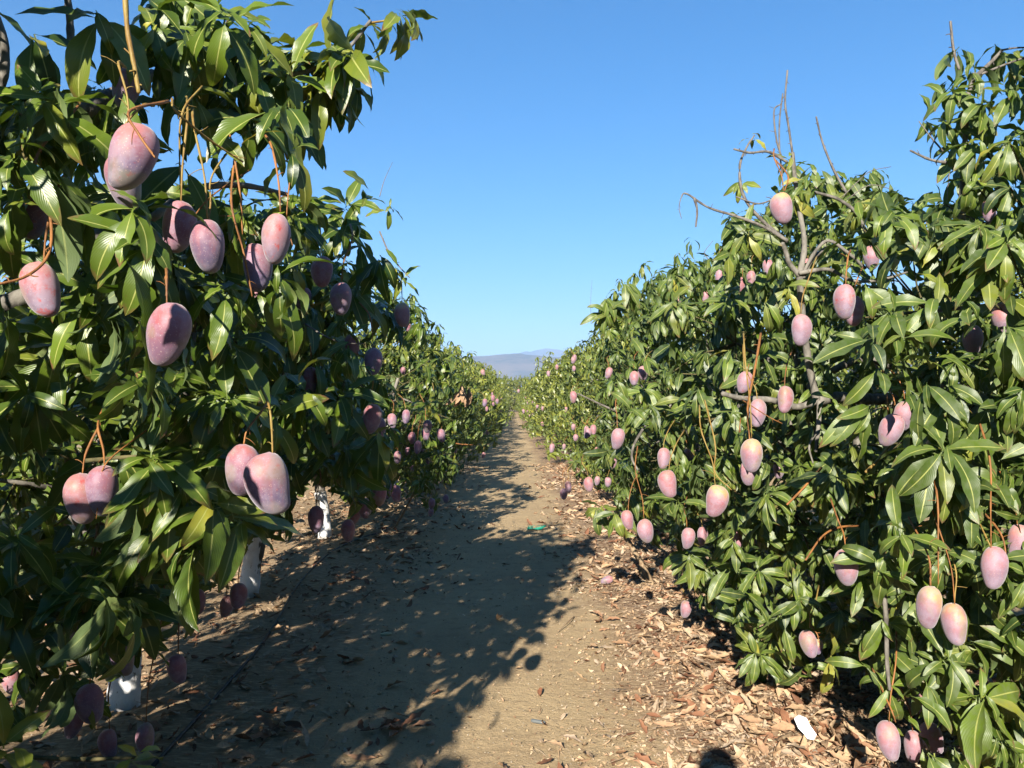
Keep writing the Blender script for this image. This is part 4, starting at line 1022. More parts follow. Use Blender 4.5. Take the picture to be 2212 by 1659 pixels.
SV = np.array(to_sun)
def sunlit_lane(A, r):
    """leaves taken out between a fruit or limb and the sun to light it"""
    kill = np.zeros(len(A), bool); C = leaf_points(A, (.5,))[0]
    tgt = [(np.array(p), .095) for (p, rh, tl, sk, stl, lb, rw) in mango_specs if not any(w in lb for w in ('shade', 'dark', 'violet', 'maroon', 'magenta', 'hidden'))]
    for q in np.linspace(1600, 1860, 9): tgt.append((np.array(at(q, 862, 4.0)), .07))
    for (p, rad) in tgt:
        v = C - p; t = v @ SV
        dist = np.linalg.norm(v - t[:, None] * SV, axis=1)
        kill |= (t > .02) & (t < 3.2) & (dist < rad)
    return kill & (r.random(len(A)) < .86)
ALL = {}
tips = {}
for ti, (key, spec) in enumerate(TREES.items()):
    P, ax, r = crown_points(spec, 100 + ti * 13, spec[6])
    lv = Leaves()
    far = spec[7] == 'lo'
    tp = []
    for i in range(len(P)):
        n = int(r.integers(7, 13))
        lv.whorl(P[i], ax[i], n + int(r.integers(-3, 4)), (r.uniform(.15, .235) if key[0] == 'L' else r.uniform(.14, .215)) * (.7 if r.random() < .15 else 1), r, droop=r.uniform(.35, 1.15), theta=(r.uniform(8, 50), r.uniform(75, 112)))
    left = spec[0] < 0
    # shoots rising above the crown
    for _ in range(34):
        a_ = r.uniform(0, 6.28); q_ = r.uniform(0, .85)
        bx, by = spec[0] + spec[2] * q_ * math.cos(a_), spec[1] + spec[3] * q_ * math.sin(a_)
        hh = r.uniform(.0, .38) ** 1.0
        for kk in range(1 + int(hh / .13)):
            pz = spec[5] * (1 - .12 * q_) + hh - kk * .13
            lv.whorl((bx + r.normal(0, .02), by + r.normal(0, .02), pz), (r.normal(0, .15), r.normal(0, .15), 1), int(r.integers(6, 11)), r.uniform(.13, .19), r, droop=r.uniform(.5, .9), theta=(45, 110), tone=.6)
    FILL = {'L1': (125, -60, 640, -40, 1300, 1.95, 2.6), 'R1': (120, 1540, 1960, 360, 1480, 3.6, 4.5), 'R0': (170, 1860, 2260, 420, 1640, 2.6, 3.3), 'R2': (70, 1300, 1620, 560, 1330, 4.5, 5.8), 'L2': (60, 520, 840, 420, 1150, 3.0, 4.4)}
    if key in FILL:
        n_, xa, xb, ya, yb, da, db = FILL[key]
        for _ in range(n_):
            px_, py_ = r.uniform(xa, xb), r.uniform(ya, yb)
            p_ = at(px_, py_, r.uniform(da, db))
            if p_.z < .2: continue
            lv.whorl(p_, (r.normal(.15 if left else -.15, .45), -.75, r.normal(.35, .35)), int(r.integers(6, 14)), (r.uniform(.17, .225) if left else r.uniform(.145, .205)) * (.7 if r.random() < .15 else 1), r, droop=r.uniform(.35, 1.1), theta=(r.uniform(10, 50), r.uniform(80, 110)), tone=.5)
        if key == 'L1':
            for _ in range(36):
                f_ = r.random(); p_ = at(430 + 340 * f_ + r.normal(0, 25), 160 - 30 * f_ + r.normal(0, 55), r.uniform(2.3, 3.0))
                lv.whorl(p_, (r.normal(.1, .4), -.6, r.normal(.1, .4)), int(r.integers(8, 12)), r.uniform(.18, .22), r, droop=r.uniform(.5, .9), theta=(30, 95), tone=.6, age=0 if r.random() < .8 else .2)
    A = lv.arr()
    if key == 'L1':     # the crown is thin on its sunward path side, so the sun reaches the fruit
        A = A[~((A[:, 0] > -2.0) & (A[:, 1] < 1.35) & (A[:, 2] > 1.0) & (r.random(len(A)) < .88))]
    if key[0] == 'R' or key in ('L1', 'L2', 'L4'):
        A = A[~sunlit_lane(A, r)]  # leaves cleared to let direct sun onto chosen fruit and the limb
    if key not in ('L0', 'Lb', 'Lc'):
        ok = prune(A, key, left); A = A[ok]
        lv2 = Leaves()
        for (tk, px, py, d, ax_, n, L, dr, th, age) in HW:
            if tk != key: continue
            p = at(px, py, d)
            lv2.whorl(p, ax_, n, L, r, droop=dr * .8, theta=th, hero=1, age=age, tone=.62)
            tp.append((np.array(p), np.array(ax_, float) / np.linalg.norm(ax_)))
        if lv2.rows:
            B = lv2.arr()
            # keep fruit in front of hero shoots visible
            okb = np.ones(len(B), bool)
            for pts in leaf_points(B):
                x, y, dd = proj(pts)
                for gx_, gy_, ga, gb, gd in guards:
                    okb &= ~((dd < gd + .03) & (((x - gx_) / (ga * .85)) ** 2 + ((y - gy_) / (gb * .85)) ** 2 < 1))
            B = B[okb]
            # hero shoots stay in the open: nothing procedural right in front of them
            hp_ = [(px, py, d) for (tk, px, py, d, *_2) in HW if tk == key]
            x, y, dd = proj(leaf_points(A)[1])
            rad = .13 * FV
            for (px, py, d) in hp_:
                A = A[~((np.hypot(x - px, y - py) < rad / d) & (dd < d + .02) & (dd > .2))]
                x, y, dd = proj(leaf_points(A)[1])
            A = np.concatenate([A, B])
    ALL[key] = A
    live = P[[np.any(True) for _ in range(len(P))]]
    # twigs only where leaves survived
    from_leaves = A[:, 0:3]
    keepw = []
    from collections import Counter
    cell = Counter(map(tuple, np.round(from_leaves / .08).astype(int)))
    for i in range(len(P)):
        if cell.get(tuple(np.round(P[i] / .08).astype(int)), 0) > 3: tp.append((P[i], ax[i]))
    tips[key] = tp

# which leaves show: coarse depth buffer over all trees
GW, GH, CELL = 277, 208, 8.0
zb = np.full((GH, GW), 1e9)
def cells(pts):
    x, y, d = proj(pts)
    ix = (x / CELL).astype(int); iy = (y / CELL).astype(int)
    ok = (ix >= 0) & (ix < GW) & (iy >= 0) & (iy < GH) & (d > .2)
    return ix, iy, d, ok
samp = {}
for key, A in ALL.items():
    S = []
    for t in (.2, .35, .5, .65, .8):
        base = leaf_points(A, (t,))[0]
        X = np.cross(A[:, 3:6], A[:, 6:9])
        for u in (-.09, 0, .09): S.append(base + X * A[:, 9:10] * u)
    samp[key] = S
    for pts in S:
        ix, iy, d, ok = cells(pts)
        np.minimum.at(zb, (iy[ok], ix[ok]), d[ok])
TREE_ROOT = {}
n_single = 0
for ti, (key, spec) in enumerate(TREES.items()):
    A = ALL[key]
    root = empty('mango_tree', (spec[0], spec[1], 0)); TREE_ROOT[key] = root
    tag(root, LBL[key][0], 'mango tree', 'mango trees of the left row' if spec[0] < 0 else 'mango trees of the right row')
    score = np.zeros(len(A))
    for pts in samp[key]:
        ix, iy, d, ok = cells(pts)
        v = np.zeros(len(A)); iz = np.where(ok)[0]
        v[iz] = (zb[iy[iz], ix[iz]] > d[iz] - .035)
        score += v / np.maximum(d, .3) ** 2
    score = score * A[:, 9] ** 2
    cap = {'L1': 300, 'L2': 300, 'L3': 260, 'L4': 200, 'R0': 300, 'R1': 300, 'R2': 300, 'R3': 220}.get(key, 0)
    if key in ('L5', 'L6', 'R4', 'R5'): cap = 90
    sel = np.argsort(-score)[:cap]; sel = sel[score[sel] > 0]
    mask = np.zeros(len(A), bool); mask[sel] = True
    origin = (spec[0], spec[1], 0)
    dusty = 1 if spec[8] > .2 else 0
    for a in A[mask]:
        tb = int(round(float(a[11]) * 3)); ag = 2 if a[12] > .55 else (1 if a[12] > .12 else 0)
        o = D.objects.new('leaf', leaf_mesh(int(a[10]), ag, dusty, tb)); COL.objects.link(o); o.parent = root
        d = a[3:6]; n = a[6:9]; X = np.cross(d, n); s = a[9]
        o.matrix_basis = Matrix(((X[0] * s, d[0] * s, n[0] * s, a[0] - origin[0]), (X[1] * s, d[1] * s, n[1] * s, a[1] - origin[1]), (X[2] * s, d[2] * s, n[2] * s, a[2]), (0, 0, 0, 1)))
        n_single += 1
    rest = A[~mask]
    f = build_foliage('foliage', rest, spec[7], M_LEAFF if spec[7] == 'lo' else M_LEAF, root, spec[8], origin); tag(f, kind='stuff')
    build_wood(key, spec, root, tips[key], ti, detail=spec[7] != 'lo')
for (tr, nm, mt, pl, d0, d1, r0, r1) in HB:
    root = TREE_ROOT[tr]; off = np.array(root.location)
    pts = [np.array(at(x, y, d0 + (d1 - d0) * i / (len(pl) - 1))) for i, (x, y) in enumerate(pl)]
    mb = MB()
    if nm == 'fruit_stalk':
        r0, r1 = r0 * .72, r1 * .72
        if pl[0][1] > 0: pts[0] = pts[0] + np.array([0, .14, .03])
    Pm = tube(mb, pts, r0, r1, 8 if r0 > .01 else 6, len(pl) * 5, .22)
    if nm in ('fruit_stalk', 'dead_twig'):      # small side stubs where fruitlets dropped
        for k in range(2, len(Pm) - 1, 3):
            e = Pm[k] + rng.normal(0, 1, 3) * .012
            tube(mb, [Pm[k], (Pm[k] + e) / 2 + rng.normal(0, .002, 3), e], r1 * .6, r1 * .35, 4, 4, 0)
    mb.build(nm, mt, root, off=off)
# brown dead leaf bunch on the fifth left tree
bunch = Leaves(); rb = np.random.default_rng(4)
for (px, py) in ((1000, 838), (990, 850), (1014, 842)):
    bunch.whorl(at(px, py, 9.6), (0.3, -.5, -.6), 7, .22, rb, droop=1.4, theta=(10, 45))
Bq = bunch.arr()
for a in Bq:
    V, Fq, UV = lib['mid'][int(a[10])]
    o = link('dead_leaf', None or mesh_np('dead_leaf', V, Fq, M_LITTER, UV, np.tile([[.2 + .15 * rb.random(), 0, 0]], (len(V), 1))), TREE_ROOT['L5'])
    d = a[3:6]; n = a[6:9]; X = np.cross(d, n); s = a[9]; og = TREES['L5']
    o.matrix_basis = Matrix(((X[0] * s, d[0] * s, n[0] * s, a[0] - og[0]), (X[1] * s, d[1] * s, n[1] * s, a[1] - og[1]), (X[2] * s, d[2] * s, n[2] * s, a[2]), (0, 0, 0, 1)))

# ------------------------------------------------------------------ far trees: three grown shapes, copied
protos = []
for v in range(4):
    spec = (0, 0, 1.28, 1.45, .2, 2.85 + .1 * (v % 2), 330, 'lo', .2)
    s2 = (1e-6,) + spec[1:]
    P, ax, r = crown_points((.0001, 0, *spec[2:]), 500 + v * 31, 330)
    th = r.uniform(0, 6.28, len(P)); c, s = np.cos(th), np.sin(th)
    P = np.column_stack([P[:, 0] * c - P[:, 1] * s, P[:, 0] * s + P[:, 1] * c, P[:, 2]])
    ax = np.column_stack([ax[:, 0] * c - ax[:, 1] * s, ax[:, 0] * s + ax[:, 1] * c, ax[:, 2]])
    lv = Leaves()
    for i in range(len(P)):
        lv.whorl(P[i], ax[i], int(r.integers(7, 11)), r.uniform(.18, .24), r, droop=r.uniform(.3, .75), theta=(30, 100), age=0.0 if r.random() < .8 else .45, tone=.6)
    for _ in range(30):
        a_ = r.uniform(0, 6.28); q_ = r.uniform(0, .9); hh = r.uniform(0, .45)
        for kk in range(1 + int(hh / .15)):
            lv.whorl((1.28 * q_ * math.cos(a_), 1.45 * q_ * math.sin(a_), spec[5] * (1 - .1 * q_) + hh - kk * .15), (r.normal(0, .15), r.normal(0, .15), 1), 8, .18, r, droop=.7, theta=(45, 110), tone=.7)
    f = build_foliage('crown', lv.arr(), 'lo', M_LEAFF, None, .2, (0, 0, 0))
    tag(f, kind='stuff')
    mb = MB(); tube(mb, [(0, 0, -.1), (.02, .01, .3), (0, .03, .75)], .075, .055, 8, 8, .1)
    tube(mb, [(0, .03, .6), (.35, .1, 1.1), (.6, .2, 1.7)], .04, .02, 6, 7, .1); tube(mb, [(0, .03, .6), (-.35, -.1, 1.2), (-.5, -.3, 1.9)], .04, .02, 6, 7, .1); tube(mb, [(0, .03, .6), (0, .3, 1.2), (.1, .5, 2.0)], .04, .02, 6, 7, .1)
    tr_ = mb.build('trunk', M_BARK); protos.append((f, tr_))
rf = np.random.default_rng(12)
first = set()
ORD = ['seventh', 'eighth', 'ninth', 'tenth', 'eleventh', 'twelfth']
def far_tree(x, y, label, group, v, sc=(1, 1, 1)):
    root = empty('mango_tree', (x, y, 0), math.pi * int(rf.integers(0, 2)) + rf.uniform(-.2, .2)); root.scale = sc
    tag(root, label, 'mango tree', group)
    for part in protos[v]:
        if v in first or part is None: c = part.copy(); COL.objects.link(c)
        else: c = part
        c.parent = root
    first.add(v)
    return root
for side, x0, y0 in (('left', -2.15, 16.75), ('right', 2.25, 17.7)):
    for k in range(37):
        y = y0 + k * SP + rf.uniform(-.1, .1)
        bend = 0.0
        if k < 6:
            lb = '%s mango tree along the %s row from the camera, %s' % (ORD[k], side, 'yellow-green and sunlit' if side == 'left' else 'green with drooping shoots')
        else:
            lb = 'far mango tree in the receding end of the %s row, beyond its twelfth tree' % side
        s = rf.uniform(.93, 1.06); big_ = 1.14 if k % 2 else .84
        far_tree(x0 + rf.uniform(-.1, .1) + bend, y, lb, 'mango trees of the %s row' % side, int(rf.integers(0, 4)), (s * big_ * (1.12 if side == 'left' else 1.06), s * .84, s * (1.03 if k % 2 else .88) * rf.uniform(.95, 1.06)))
for side, x0 in (('left', -6.6), ('right', 6.8)):  # neighbouring rows, added to block low sky light and darken the shade
    for k in range(14):
        far_tree(x0 + rf.uniform(-.1, .1), -7 + k * SP + rf.uniform(-.1, .1), 'mango tree of the next row beyond the %s row, added to deepen the shade' % side, 'added mango trees of the neighbouring rows', int(rf.integers(0, 4)), (1.05, .95, rf.uniform(.95, 1.1)))
for k, y in enumerate((-1.9, -4.5, -7.0)):  # unseen trees behind the camera, added to cut sky light in the shade
    far_tree(2.35, y, 'mango tree of the right row added behind the camera to deepen the shade', 'mango trees of the right row', k, (1, 1, 1.02))
for k in range(8):
    far_tree(-8 + k * 2.3 + rf.uniform(-.2, .2), 116.5 + rf.uniform(-1, 1), 'tree in the second rank of the cross row at the end of the path', 'trees closing the end of the path', int(rf.integers(0, 4)), (1.35, 1.3, 1.6))
for k in range(9):       # cross row closing the end of the path
    far_tree(-9 + k * 2.3 + rf.uniform(-.2, .2), 113 + rf.uniform(-1, 1), 'tree of the distant cross row closing the far end of the path', 'trees closing the end of the path', int(rf.integers(0, 4)), (1.3, 1.3, 1.5))

# ------------------------------------------------------------------ mangoes
rm = np.random.default_rng(21)
def place_mango(p, rh, tilt, skin, stl, label, group, thin=True):
    o = D.objects.new('mango', mango_meshes[(4 if skin == 0 and group == G2 else skin, int(rm.integers(0, 5)))]); COL.objects.link(o)
    s = rh / MANGO_SC
    R = Matrix.Rotation(math.radians(tilt), 4, 'Y') @ Matrix.Rotation(rm.uniform(0, 6.28), 4, 'Z')
    wd = rm.uniform(.93, 1.08)
    o.matrix_world = Matrix.Translation(p) @ R @ Matrix.Diagonal((s * wd, s * wd, s, 1))
    tag(o, label, 'mango', group)
    topw = (Matrix.Translation(p) @ R) @ Vector((0, 0, rh * .485))
    mb = MB()
    sx = rm.uniform(-.05, .05); sy = rm.uniform(0.0, .09)
    pts = [np.array(topw), np.array(topw) + [sx * .2, sy * .1, stl * .3], np.array(topw) + [sx, sy * .6, stl * .7], np.array(topw) + [sx * 1.5 + (-.05 if p[0] < 0 else .05), sy + rm.uniform(.08, .16), stl * 1.02]]
    Pm = tube(mb, pts, .0017, .0034, 6, 14, .55)
    for k in (2, 5, 8):
        e = Pm[k] + np.array([rm.normal(0, .018), rm.normal(0, .012), rm.uniform(-.02, .02)])
        tube(mb, [Pm[k], (Pm[k] + e) / 2 + [0, 0, .004], e], .0012, .0007, 4, 4, 0)
    st = mb.build('stalk', M_STALK if rm.random() < .6 else M_STALKY, o)
    st.matrix_parent_inverse = Matrix.Identity(4)
    st.matrix_basis = o.matrix_world.inverted()
    return o
for (p, rh, tilt, skin, stl, label, row) in mango_specs:
    place_mango(p, rh, tilt, skin, stl, label, G1 if row == 1 else G2)
# fallen mangoes on the litter
def on_ground(px, py):
    d = 5.0
    for _ in range(12):
        p = at(px, py, d); h = float(gz(p.x, p.y)); d *= (CAM_H - h) / (CAM_H - p.z)
    p = at(px, py, d); p.z = float(gz(p.x, p.y)); return p
def fallen(px, py, rh, rz, skin, label):
    p = on_ground(px, py)
    o = D.objects.new('mango', mango_meshes[(4, 1)]); COL.objects.link(o); s = rh / MANGO_SC
    o.matrix_world = Matrix.Translation(p + Vector((0, 0, rh * .36))) @ Matrix.Rotation(rz, 4, 'Z') @ Matrix.Rotation(math.radians(86), 4, 'Y') @ Matrix.Diagonal((s, s, s, 1))
    tag(o, label, 'mango', 'mangoes fallen on the ground')
fallen(1311, 1264, .11, .1, 0, 'fallen pink mango lying on the leaf litter in the middle right')
fallen(1912, 1810 - 0, .1, .4, 0, 'fallen mango on the litter') if False else None
# small sunlit mangoes further down both rows
cnt = 0
for key, n in (('L5', 5), ('L6', 5), ('R3', 5), ('R4', 9), ('R5', 6), ('R2', 3)):
    tx, ty, rx, ry, z0, z1, *_ = TREES[key]
    for _ in range(n):
        th = rm.uniform(-1.0, 1.0) - .5; sgn = 1 if tx < 0 else -1
        z = rm.uniform(z0 + .35, z1 - .7)
        p = Vector((tx + sgn * rx * 1.03 * math.cos(th), ty + ry * 1.0 * math.sin(th), z))
        place_mango(p, .11, rm.uniform(-8, 8), int(rm.integers(0, 2)), .12, 'small distant pink mango in the %s row near its fourth to sixth trees' % ('left' if tx < 0 else 'right'), G1 if tx < 0 else G2)
for side, x0 in (('left', -1), ('right', 1)):
    for i_ in range(14):
        k_ = 1 + 2 * (i_ % 8); yc = (16.75 if side == 'left' else 17.7) + k_ * SP; sx_ = 1 if side == 'left' else -1
        p = Vector((-2.15 + 1.56 if side == 'left' else 2.25 - 1.48, yc - rm.uniform(-.1, .7), rm.uniform(.7, 1.9)))
        place_mango(p, .12, 0, 0, .1, 'tiny far pink mango in the receding part of the %s row' % side, G1 if side == 'left' else G2)

# ------------------------------------------------------------------ dry leaves and bits on the ground
def dry_templates():
    r = np.random.default_rng(8); T = []
    for k in range(12):
        T.append(leaf_template(6, r.uniform(-1.2, .9), r.uniform(.2, 1.1), r.uniform(.05, .22), r.uniform(-1, 1), r.uniform(.24, .38), r.uniform(-.3, .3), pet=.06, phase=r.uniform(0, 6)))
    for k in range(6):   # broken pieces and strips
        T.append(leaf_template(2, r.uniform(-1, 1), r.uniform(.2, 1.2), .05, r.uniform(-1, 1), r.uniform(.35, .7), r.uniform(-.2, .2), pet=.02))
    for k in range(6):   # stalks and straw
        T.append(leaf_template(3, r.uniform(-.5, .5), .4, 0, r.uniform(-.5, .5), r.uniform(.03, .08), r.uniform(-.4, .4), pet=.02))
    return T
DT = dry_templates()
def litter(n, xr, yr, dens, rr, lmin, lmax, whole, tone=(0, 1), lift=.012):
    x = rr.uniform(*xr, n); y = yr[0] + (yr[1] - yr[0]) * rr.random(n) ** 1.35
    k = dens(x, y) > rr.random(n); x, y = x[k], y[k]; n = len(x)
    q = rr.random(n)
    kind = np.where(q < whole, rr.integers(0, 12, n), np.where(q < whole + (1 - whole) * .6, rr.integers(12, 18, n), rr.integers(18, 24, n)))
    L = rr.uniform(lmin, lmax, n) * np.where(kind < 12, 1.0, np.where(kind < 18, .38, .8))
    a = rr.uniform(0, 6.28, n); pt = rr.normal(0, .18, n)
    d = np.column_stack([np.cos(a) * np.cos(pt), np.sin(a) * np.cos(pt), np.sin(pt)])
    nn = np.column_stack([rr.normal(0, .35, n), rr.normal(0, .35, n), np.where(rr.random(n) < .5, 1, -1.0)])
    nn = ortho(d, nn)
    z = gz(x, y) + rr.uniform(.003, lift, n) + np.abs(d[:, 2]) * L * .4
    tn = rr.uniform(*tone, n)
    return np.column_stack([x, y, z, d, nn, L, kind, tn])
def build_litter(name, A, parent):
    Vs = []; Fs = []; Ds = []; n0 = 0
    for k in range(24):
        B = A[A[:, 10] == k]
        if not len(B): continue
        V, F, UV = DT[k]
        V = V - V.mean(0) * [0, 1, 1]
        X = np.cross(B[:, 3:6], B[:, 6:9])
        W = B[:, None, 0:3] + B[:, None, 9:10] * (V[None, :, 0:1] * X[:, None, :] + V[None, :, 1:2] * B[:, None, 3:6] + V[None, :, 2:3] * B[:, None, 6:9])
        W[..., 2] = np.maximum(W[..., 2], gz(W[..., 0], W[..., 1]) + .001)
        nb, nv = len(B), len(V)
        Vs.append(W.reshape(-1, 3)); Fs.append((F[None] + (np.arange(nb) * nv)[:, None, None] + n0).reshape(-1, 4)); n0 += nb * nv
        Ds.append(np.repeat(np.column_stack([B[:, 11]] * 3), nv, 0))
    me = mesh_np(name, np.concatenate(Vs), np.concatenate(Fs), M_LITTER, None, np.concatenate(Ds))
    return link(name, me, parent)
rl = np.random.default_rng(31)
sst = lambda a, lo, hi: np.clip((a - lo) / (hi - lo), 0, 1)
wob = lambda y: .14 * np.sin(y * 1.7 + 1) + .10 * np.sin(y * 3.9)
densR = lambda x, y: sst(x + wob(y), .30, 1.35) ** 1.4 + .015
densL = lambda x, y: sst(-x + wob(y), .45, 1.3) * .8 + .03
A = np.concatenate([
    litter(17000, (.0, 3.6), (2.7, 9), densR, rl, .045, .125, .42),
    litter(46000, (.0, 3.1), (2.7, 7.0), densR, rl, .02, .085, .05, (.3, 1)),
    litter(9000, (.2, 3.4), (9, 20), densR, rl, .08, .16, .5),
    litter(6500, (-3.6, .4), (2.9, 9), densL, rl, .05, .14, .32, (0, .8)),
    litter(5000, (-3.6, .1), (9, 20), densL, rl, .07, .15, .4),
    litter(7000, (-.9, 1.0), (2.9, 9), lambda x, y: .45 + 0 * x, rl, .015, .055, .04, (.1, 1)),
    litter(4200, (.5, 3.2), (2.9, 8), lambda x, y: densR(x, y) * (np.sin(x * 5 + 2 * np.sin(y * 3)) * np.sin(y * 4.1 + x) > .0), rl, .075, .135, .97, (.1, .8), .02),
])
d_ = A[:, 1]; size = A[:, 9] / d_ * (A[:, 10] < 12) * (A[:, 1] > 3.3)
xs, ys, _d = proj(A[:, 0:3]); vis = (xs > 0) & (xs < 2212) & (ys < 1659) & ((A[:, 0] < 1.9) & (A[:, 0] > -1.4))
sel = np.argsort(-(size * vis + (.02 * (A[:, 10] < 12) * vis) * rl.random(len(A))))[:296]
msk = np.zeros(len(A), bool); msk[sel] = True
lt = build_litter('leaf_litter', A[~msk], ground); tag(lt, kind='stuff')
_dm = {}
for a in A[msk]:
    k = int(a[10]); tb = int(a[11] * 7)
    if (k, tb) not in _dm:
        V, F, UV = DT[k]; V = V - V.mean(0) * [0, 1, 1]; V = V - [0, 0, V[:, 2].min()]
        _dm[(k, tb)] = mesh_np('dry_leaf', V, F, M_LITTER, None, np.tile([[tb / 7.0] * 3], (len(V), 1)))
    o = link('dry_leaf', _dm[(k, tb)], ground)
    n = a[6:9]; d = a[3:6]
    n = n * (1 if n[2] > 0 else -1); X = np.cross(d, n); s = a[9]
    o.matrix_basis = Matrix(((X[0] * s, d[0] * s, n[0] * s, a[0]), (X[1] * s, d[1] * s, n[1] * s, a[1]), (X[2] * s, d[2] * s, n[2] * s, a[2]), (0, 0, 0, 1)))
# gravel
def blob(r, n=1):
    V = np.array([(0, 0, 1), (1, 0, .1), (.3, .95, 0), (-.8, .6, .1), (-.8, -.6, 0), (.3, -.95, .1), (0, 0, -.5)], float)
    F = np.array([(0, 1, 2, 2), (0, 2, 3, 3), (0, 3, 4, 4), (0, 4, 5, 5), (0, 5, 1, 1)])
    return V, np.array([(0, 1, 2), (0, 2, 3), (0, 3, 4), (0, 4, 5), (0, 5, 1), (6, 2, 1), (6, 3, 2), (6, 4, 3), (6, 5, 4), (6, 1, 5)])
bV, bF = blob(0)
n = 5200
x = rl.uniform(-2.6, 1.6, n); y = 2.8 + 12 * rl.random(n) ** 1.5
s = rl.uniform(.0014, .0048, n) * (1 + 1.0 * (rl.random(n) < .06))
a = rl.uniform(0, 6.28, n); c_, s_ = np.cos(a), np.sin(a)
W = bV[None] * rl.uniform(.6, 1.3, (n, 1, 3)) * s[:, None, None]
W = np.stack([W[..., 0] * c_[:, None] - W[..., 1] * s_[:, None], W[..., 0] * s_[:, None] + W[..., 1] * c_[:, None], W[..., 2]], -1)
W += np.stack([x, y, gz(x, y)], -1)[:, None]
me = mesh_np('gravel', W.reshape(-1, 3), (bF[None] + (np.arange(n) * len(bV))[:, None, None]).reshape(-1, 3), plain('pebble', (0.34, 0.29, 0.22), .8), smooth=False)
gr = link('gravel', me, ground); tag(gr, kind='stuff')

n = 420
x = rl.uniform(-1.6, 1.3, n); y = 2.9 + 9 * rl.random(n) ** 1.4
s_c = rl.uniform(.005, .016, n)
W = bV[None] * rl.uniform(.6, 1.3, (n, 7, 1)) * (s_c[:, None, None] * np.array([1, 1, .7]))
a = rl.uniform(0, 6.28, n); c_, s_ = np.cos(a)[:, None], np.sin(a)[:, None]
W = np.stack([W[..., 0] * c_ - W[..., 1] * s_, W[..., 0] * s_ + W[..., 1] * c_, W[..., 2]], -1) + np.stack([x, y, gz(x, y)], -1)[:, None]
cl_ = link('clods', mesh_np('clods', W.reshape(-1, 3), (bF[None] + (np.arange(n) * 7)[:, None, None]).reshape(-1, 3), M_GROUND, smooth=False), ground); tag(cl_, kind='stuff')

# ------------------------------------------------------------------ named things on the ground
def crumple(name, outline, mat, loc, scale, rz, curl, label, cat):
    """flat scrap with folds: fan mesh round a centre"""
    import bmesh
    bm = bmesh.new(); r = np.random.default_rng(len(name) + int(scale * 1e4))
    rings = 4; vs = []
    for k in range(rings + 1):
        row = []
        for (ox, oy) in outline:
            f = k / rings
            z = curl * (r.random() - .3) * f + .004 + curl * .6 * math.sin(ox * 4 + oy * 2) * f
            row.append(bm.verts.new((ox * f, oy * f, max(z, .001 / scale))))
        vs.append(row)
    m = len(outline)
    for k in range(rings):
        for j in range(m):
            try: bm.faces.new((vs[k][j], vs[k + 1][j], vs[k + 1][(j + 1) % m], vs[k][(j + 1) % m]))
            except ValueError: pass
    bmesh.ops.remove_doubles(bm, verts=bm.verts, dist=1e-5)
    geom = bmesh.ops.solidify(bm, geom=bm.faces[:], thickness=.002 / scale)
    me = D.meshes.new(name); bm.to_mesh(me); bm.free(); me.materials.append(mat)
    o = link(name, me); o.location = loc; o.scale = (scale,) * 3; o.rotation_euler = (0, 0, rz)
    tag(o, label, cat); return o
p = on_ground(1738, 1603)
crumple('paper_scrap', [(-.6, -.1), (-.75, .7), (-.3, 1.0), (.35, .8), (.5, .2), (.8, -.6), (.5, -1.0), (0, -.9), (-.2, -.5)], M_WHITE, p + Vector((0, 0, .065)), .055, .1, .25, 'bright white torn plastic scrap lying on the leaf litter at the lower right', 'scrap')
p = on_ground(1158, 1145)
sc = crumple('netting_scrap', [(-1.6, -.5), (-1.3, .3), (-.4, .8), (.4, .55), (1.5, .7), (1.7, .2), (.9, -.3), (.3, -.7), (-.8, -.6)], M_GREENP, p + Vector((0, 0, .01)), .075, .05, .5, 'crumpled green plastic netting scrap lying on the sunny part of the path', 'scrap')
mb = MB()
for k in range(14):
    a = rl.uniform(0, 6.28); q = np.array([rl.uniform(-.12, .12), rl.uniform(-.05, .05), .02])
    e = q + [math.cos(a) * .07, math.sin(a) * .05, rl.uniform(0, .03)]
    tube(mb, [q, (q + e) / 2 + [0, 0, .02], e], .002, .0015, 4, 5, 0)
st = mb.build('strand', M_GREENP, sc); st.scale = (1 / .075,) * 3
p = on_ground(1161, 1564)
mb = MB(); tube(mb, [(-.028, .012, .012), (0, 0, .012), (.028, -.012, .012)], .0095, .0095, 10, 6, 0)
cap = mb.build('plastic_stub', M_GREY, None); cap.location = p
tag(cap, 'small dark grey plastic tube stub lying on bare sunlit soil of the path', 'stub')
mb = MB(); tube(mb, [(.0285, -.012, .012), (.034, -.0145, .012)], .0065, .006, 8, 3, 0); mb.build('end_cap', plain('pale_cap', (.4, .42, .4)), cap)
p = on_ground(834, 1372)
import bmesh
bm = bmesh.new(); bmesh.ops.create_icosphere(bm, subdivisions=2, radius=1)
for v in bm.verts: v.co += Vector(rl.normal(0, .05, 3)); v.co.x *= .042; v.co.y *= .02; v.co.z *= .012
me = D.meshes.new('stone'); bm.to_mesh(me); bm.free(); me.materials.append(M_CREAM); me.polygons.foreach_set('use_smooth', np.ones(len(me.polygons), bool))
o = link('stone', me); o.location = p + Vector((0, 0, .008)); o.rotation_euler = (0, 0, .2); tag(o, 'cream flat elongated stone in the shade of the path', 'stone')
D.objects['paper_scrap'].rotation_euler = (math.radians(48), math.radians(6), .1)
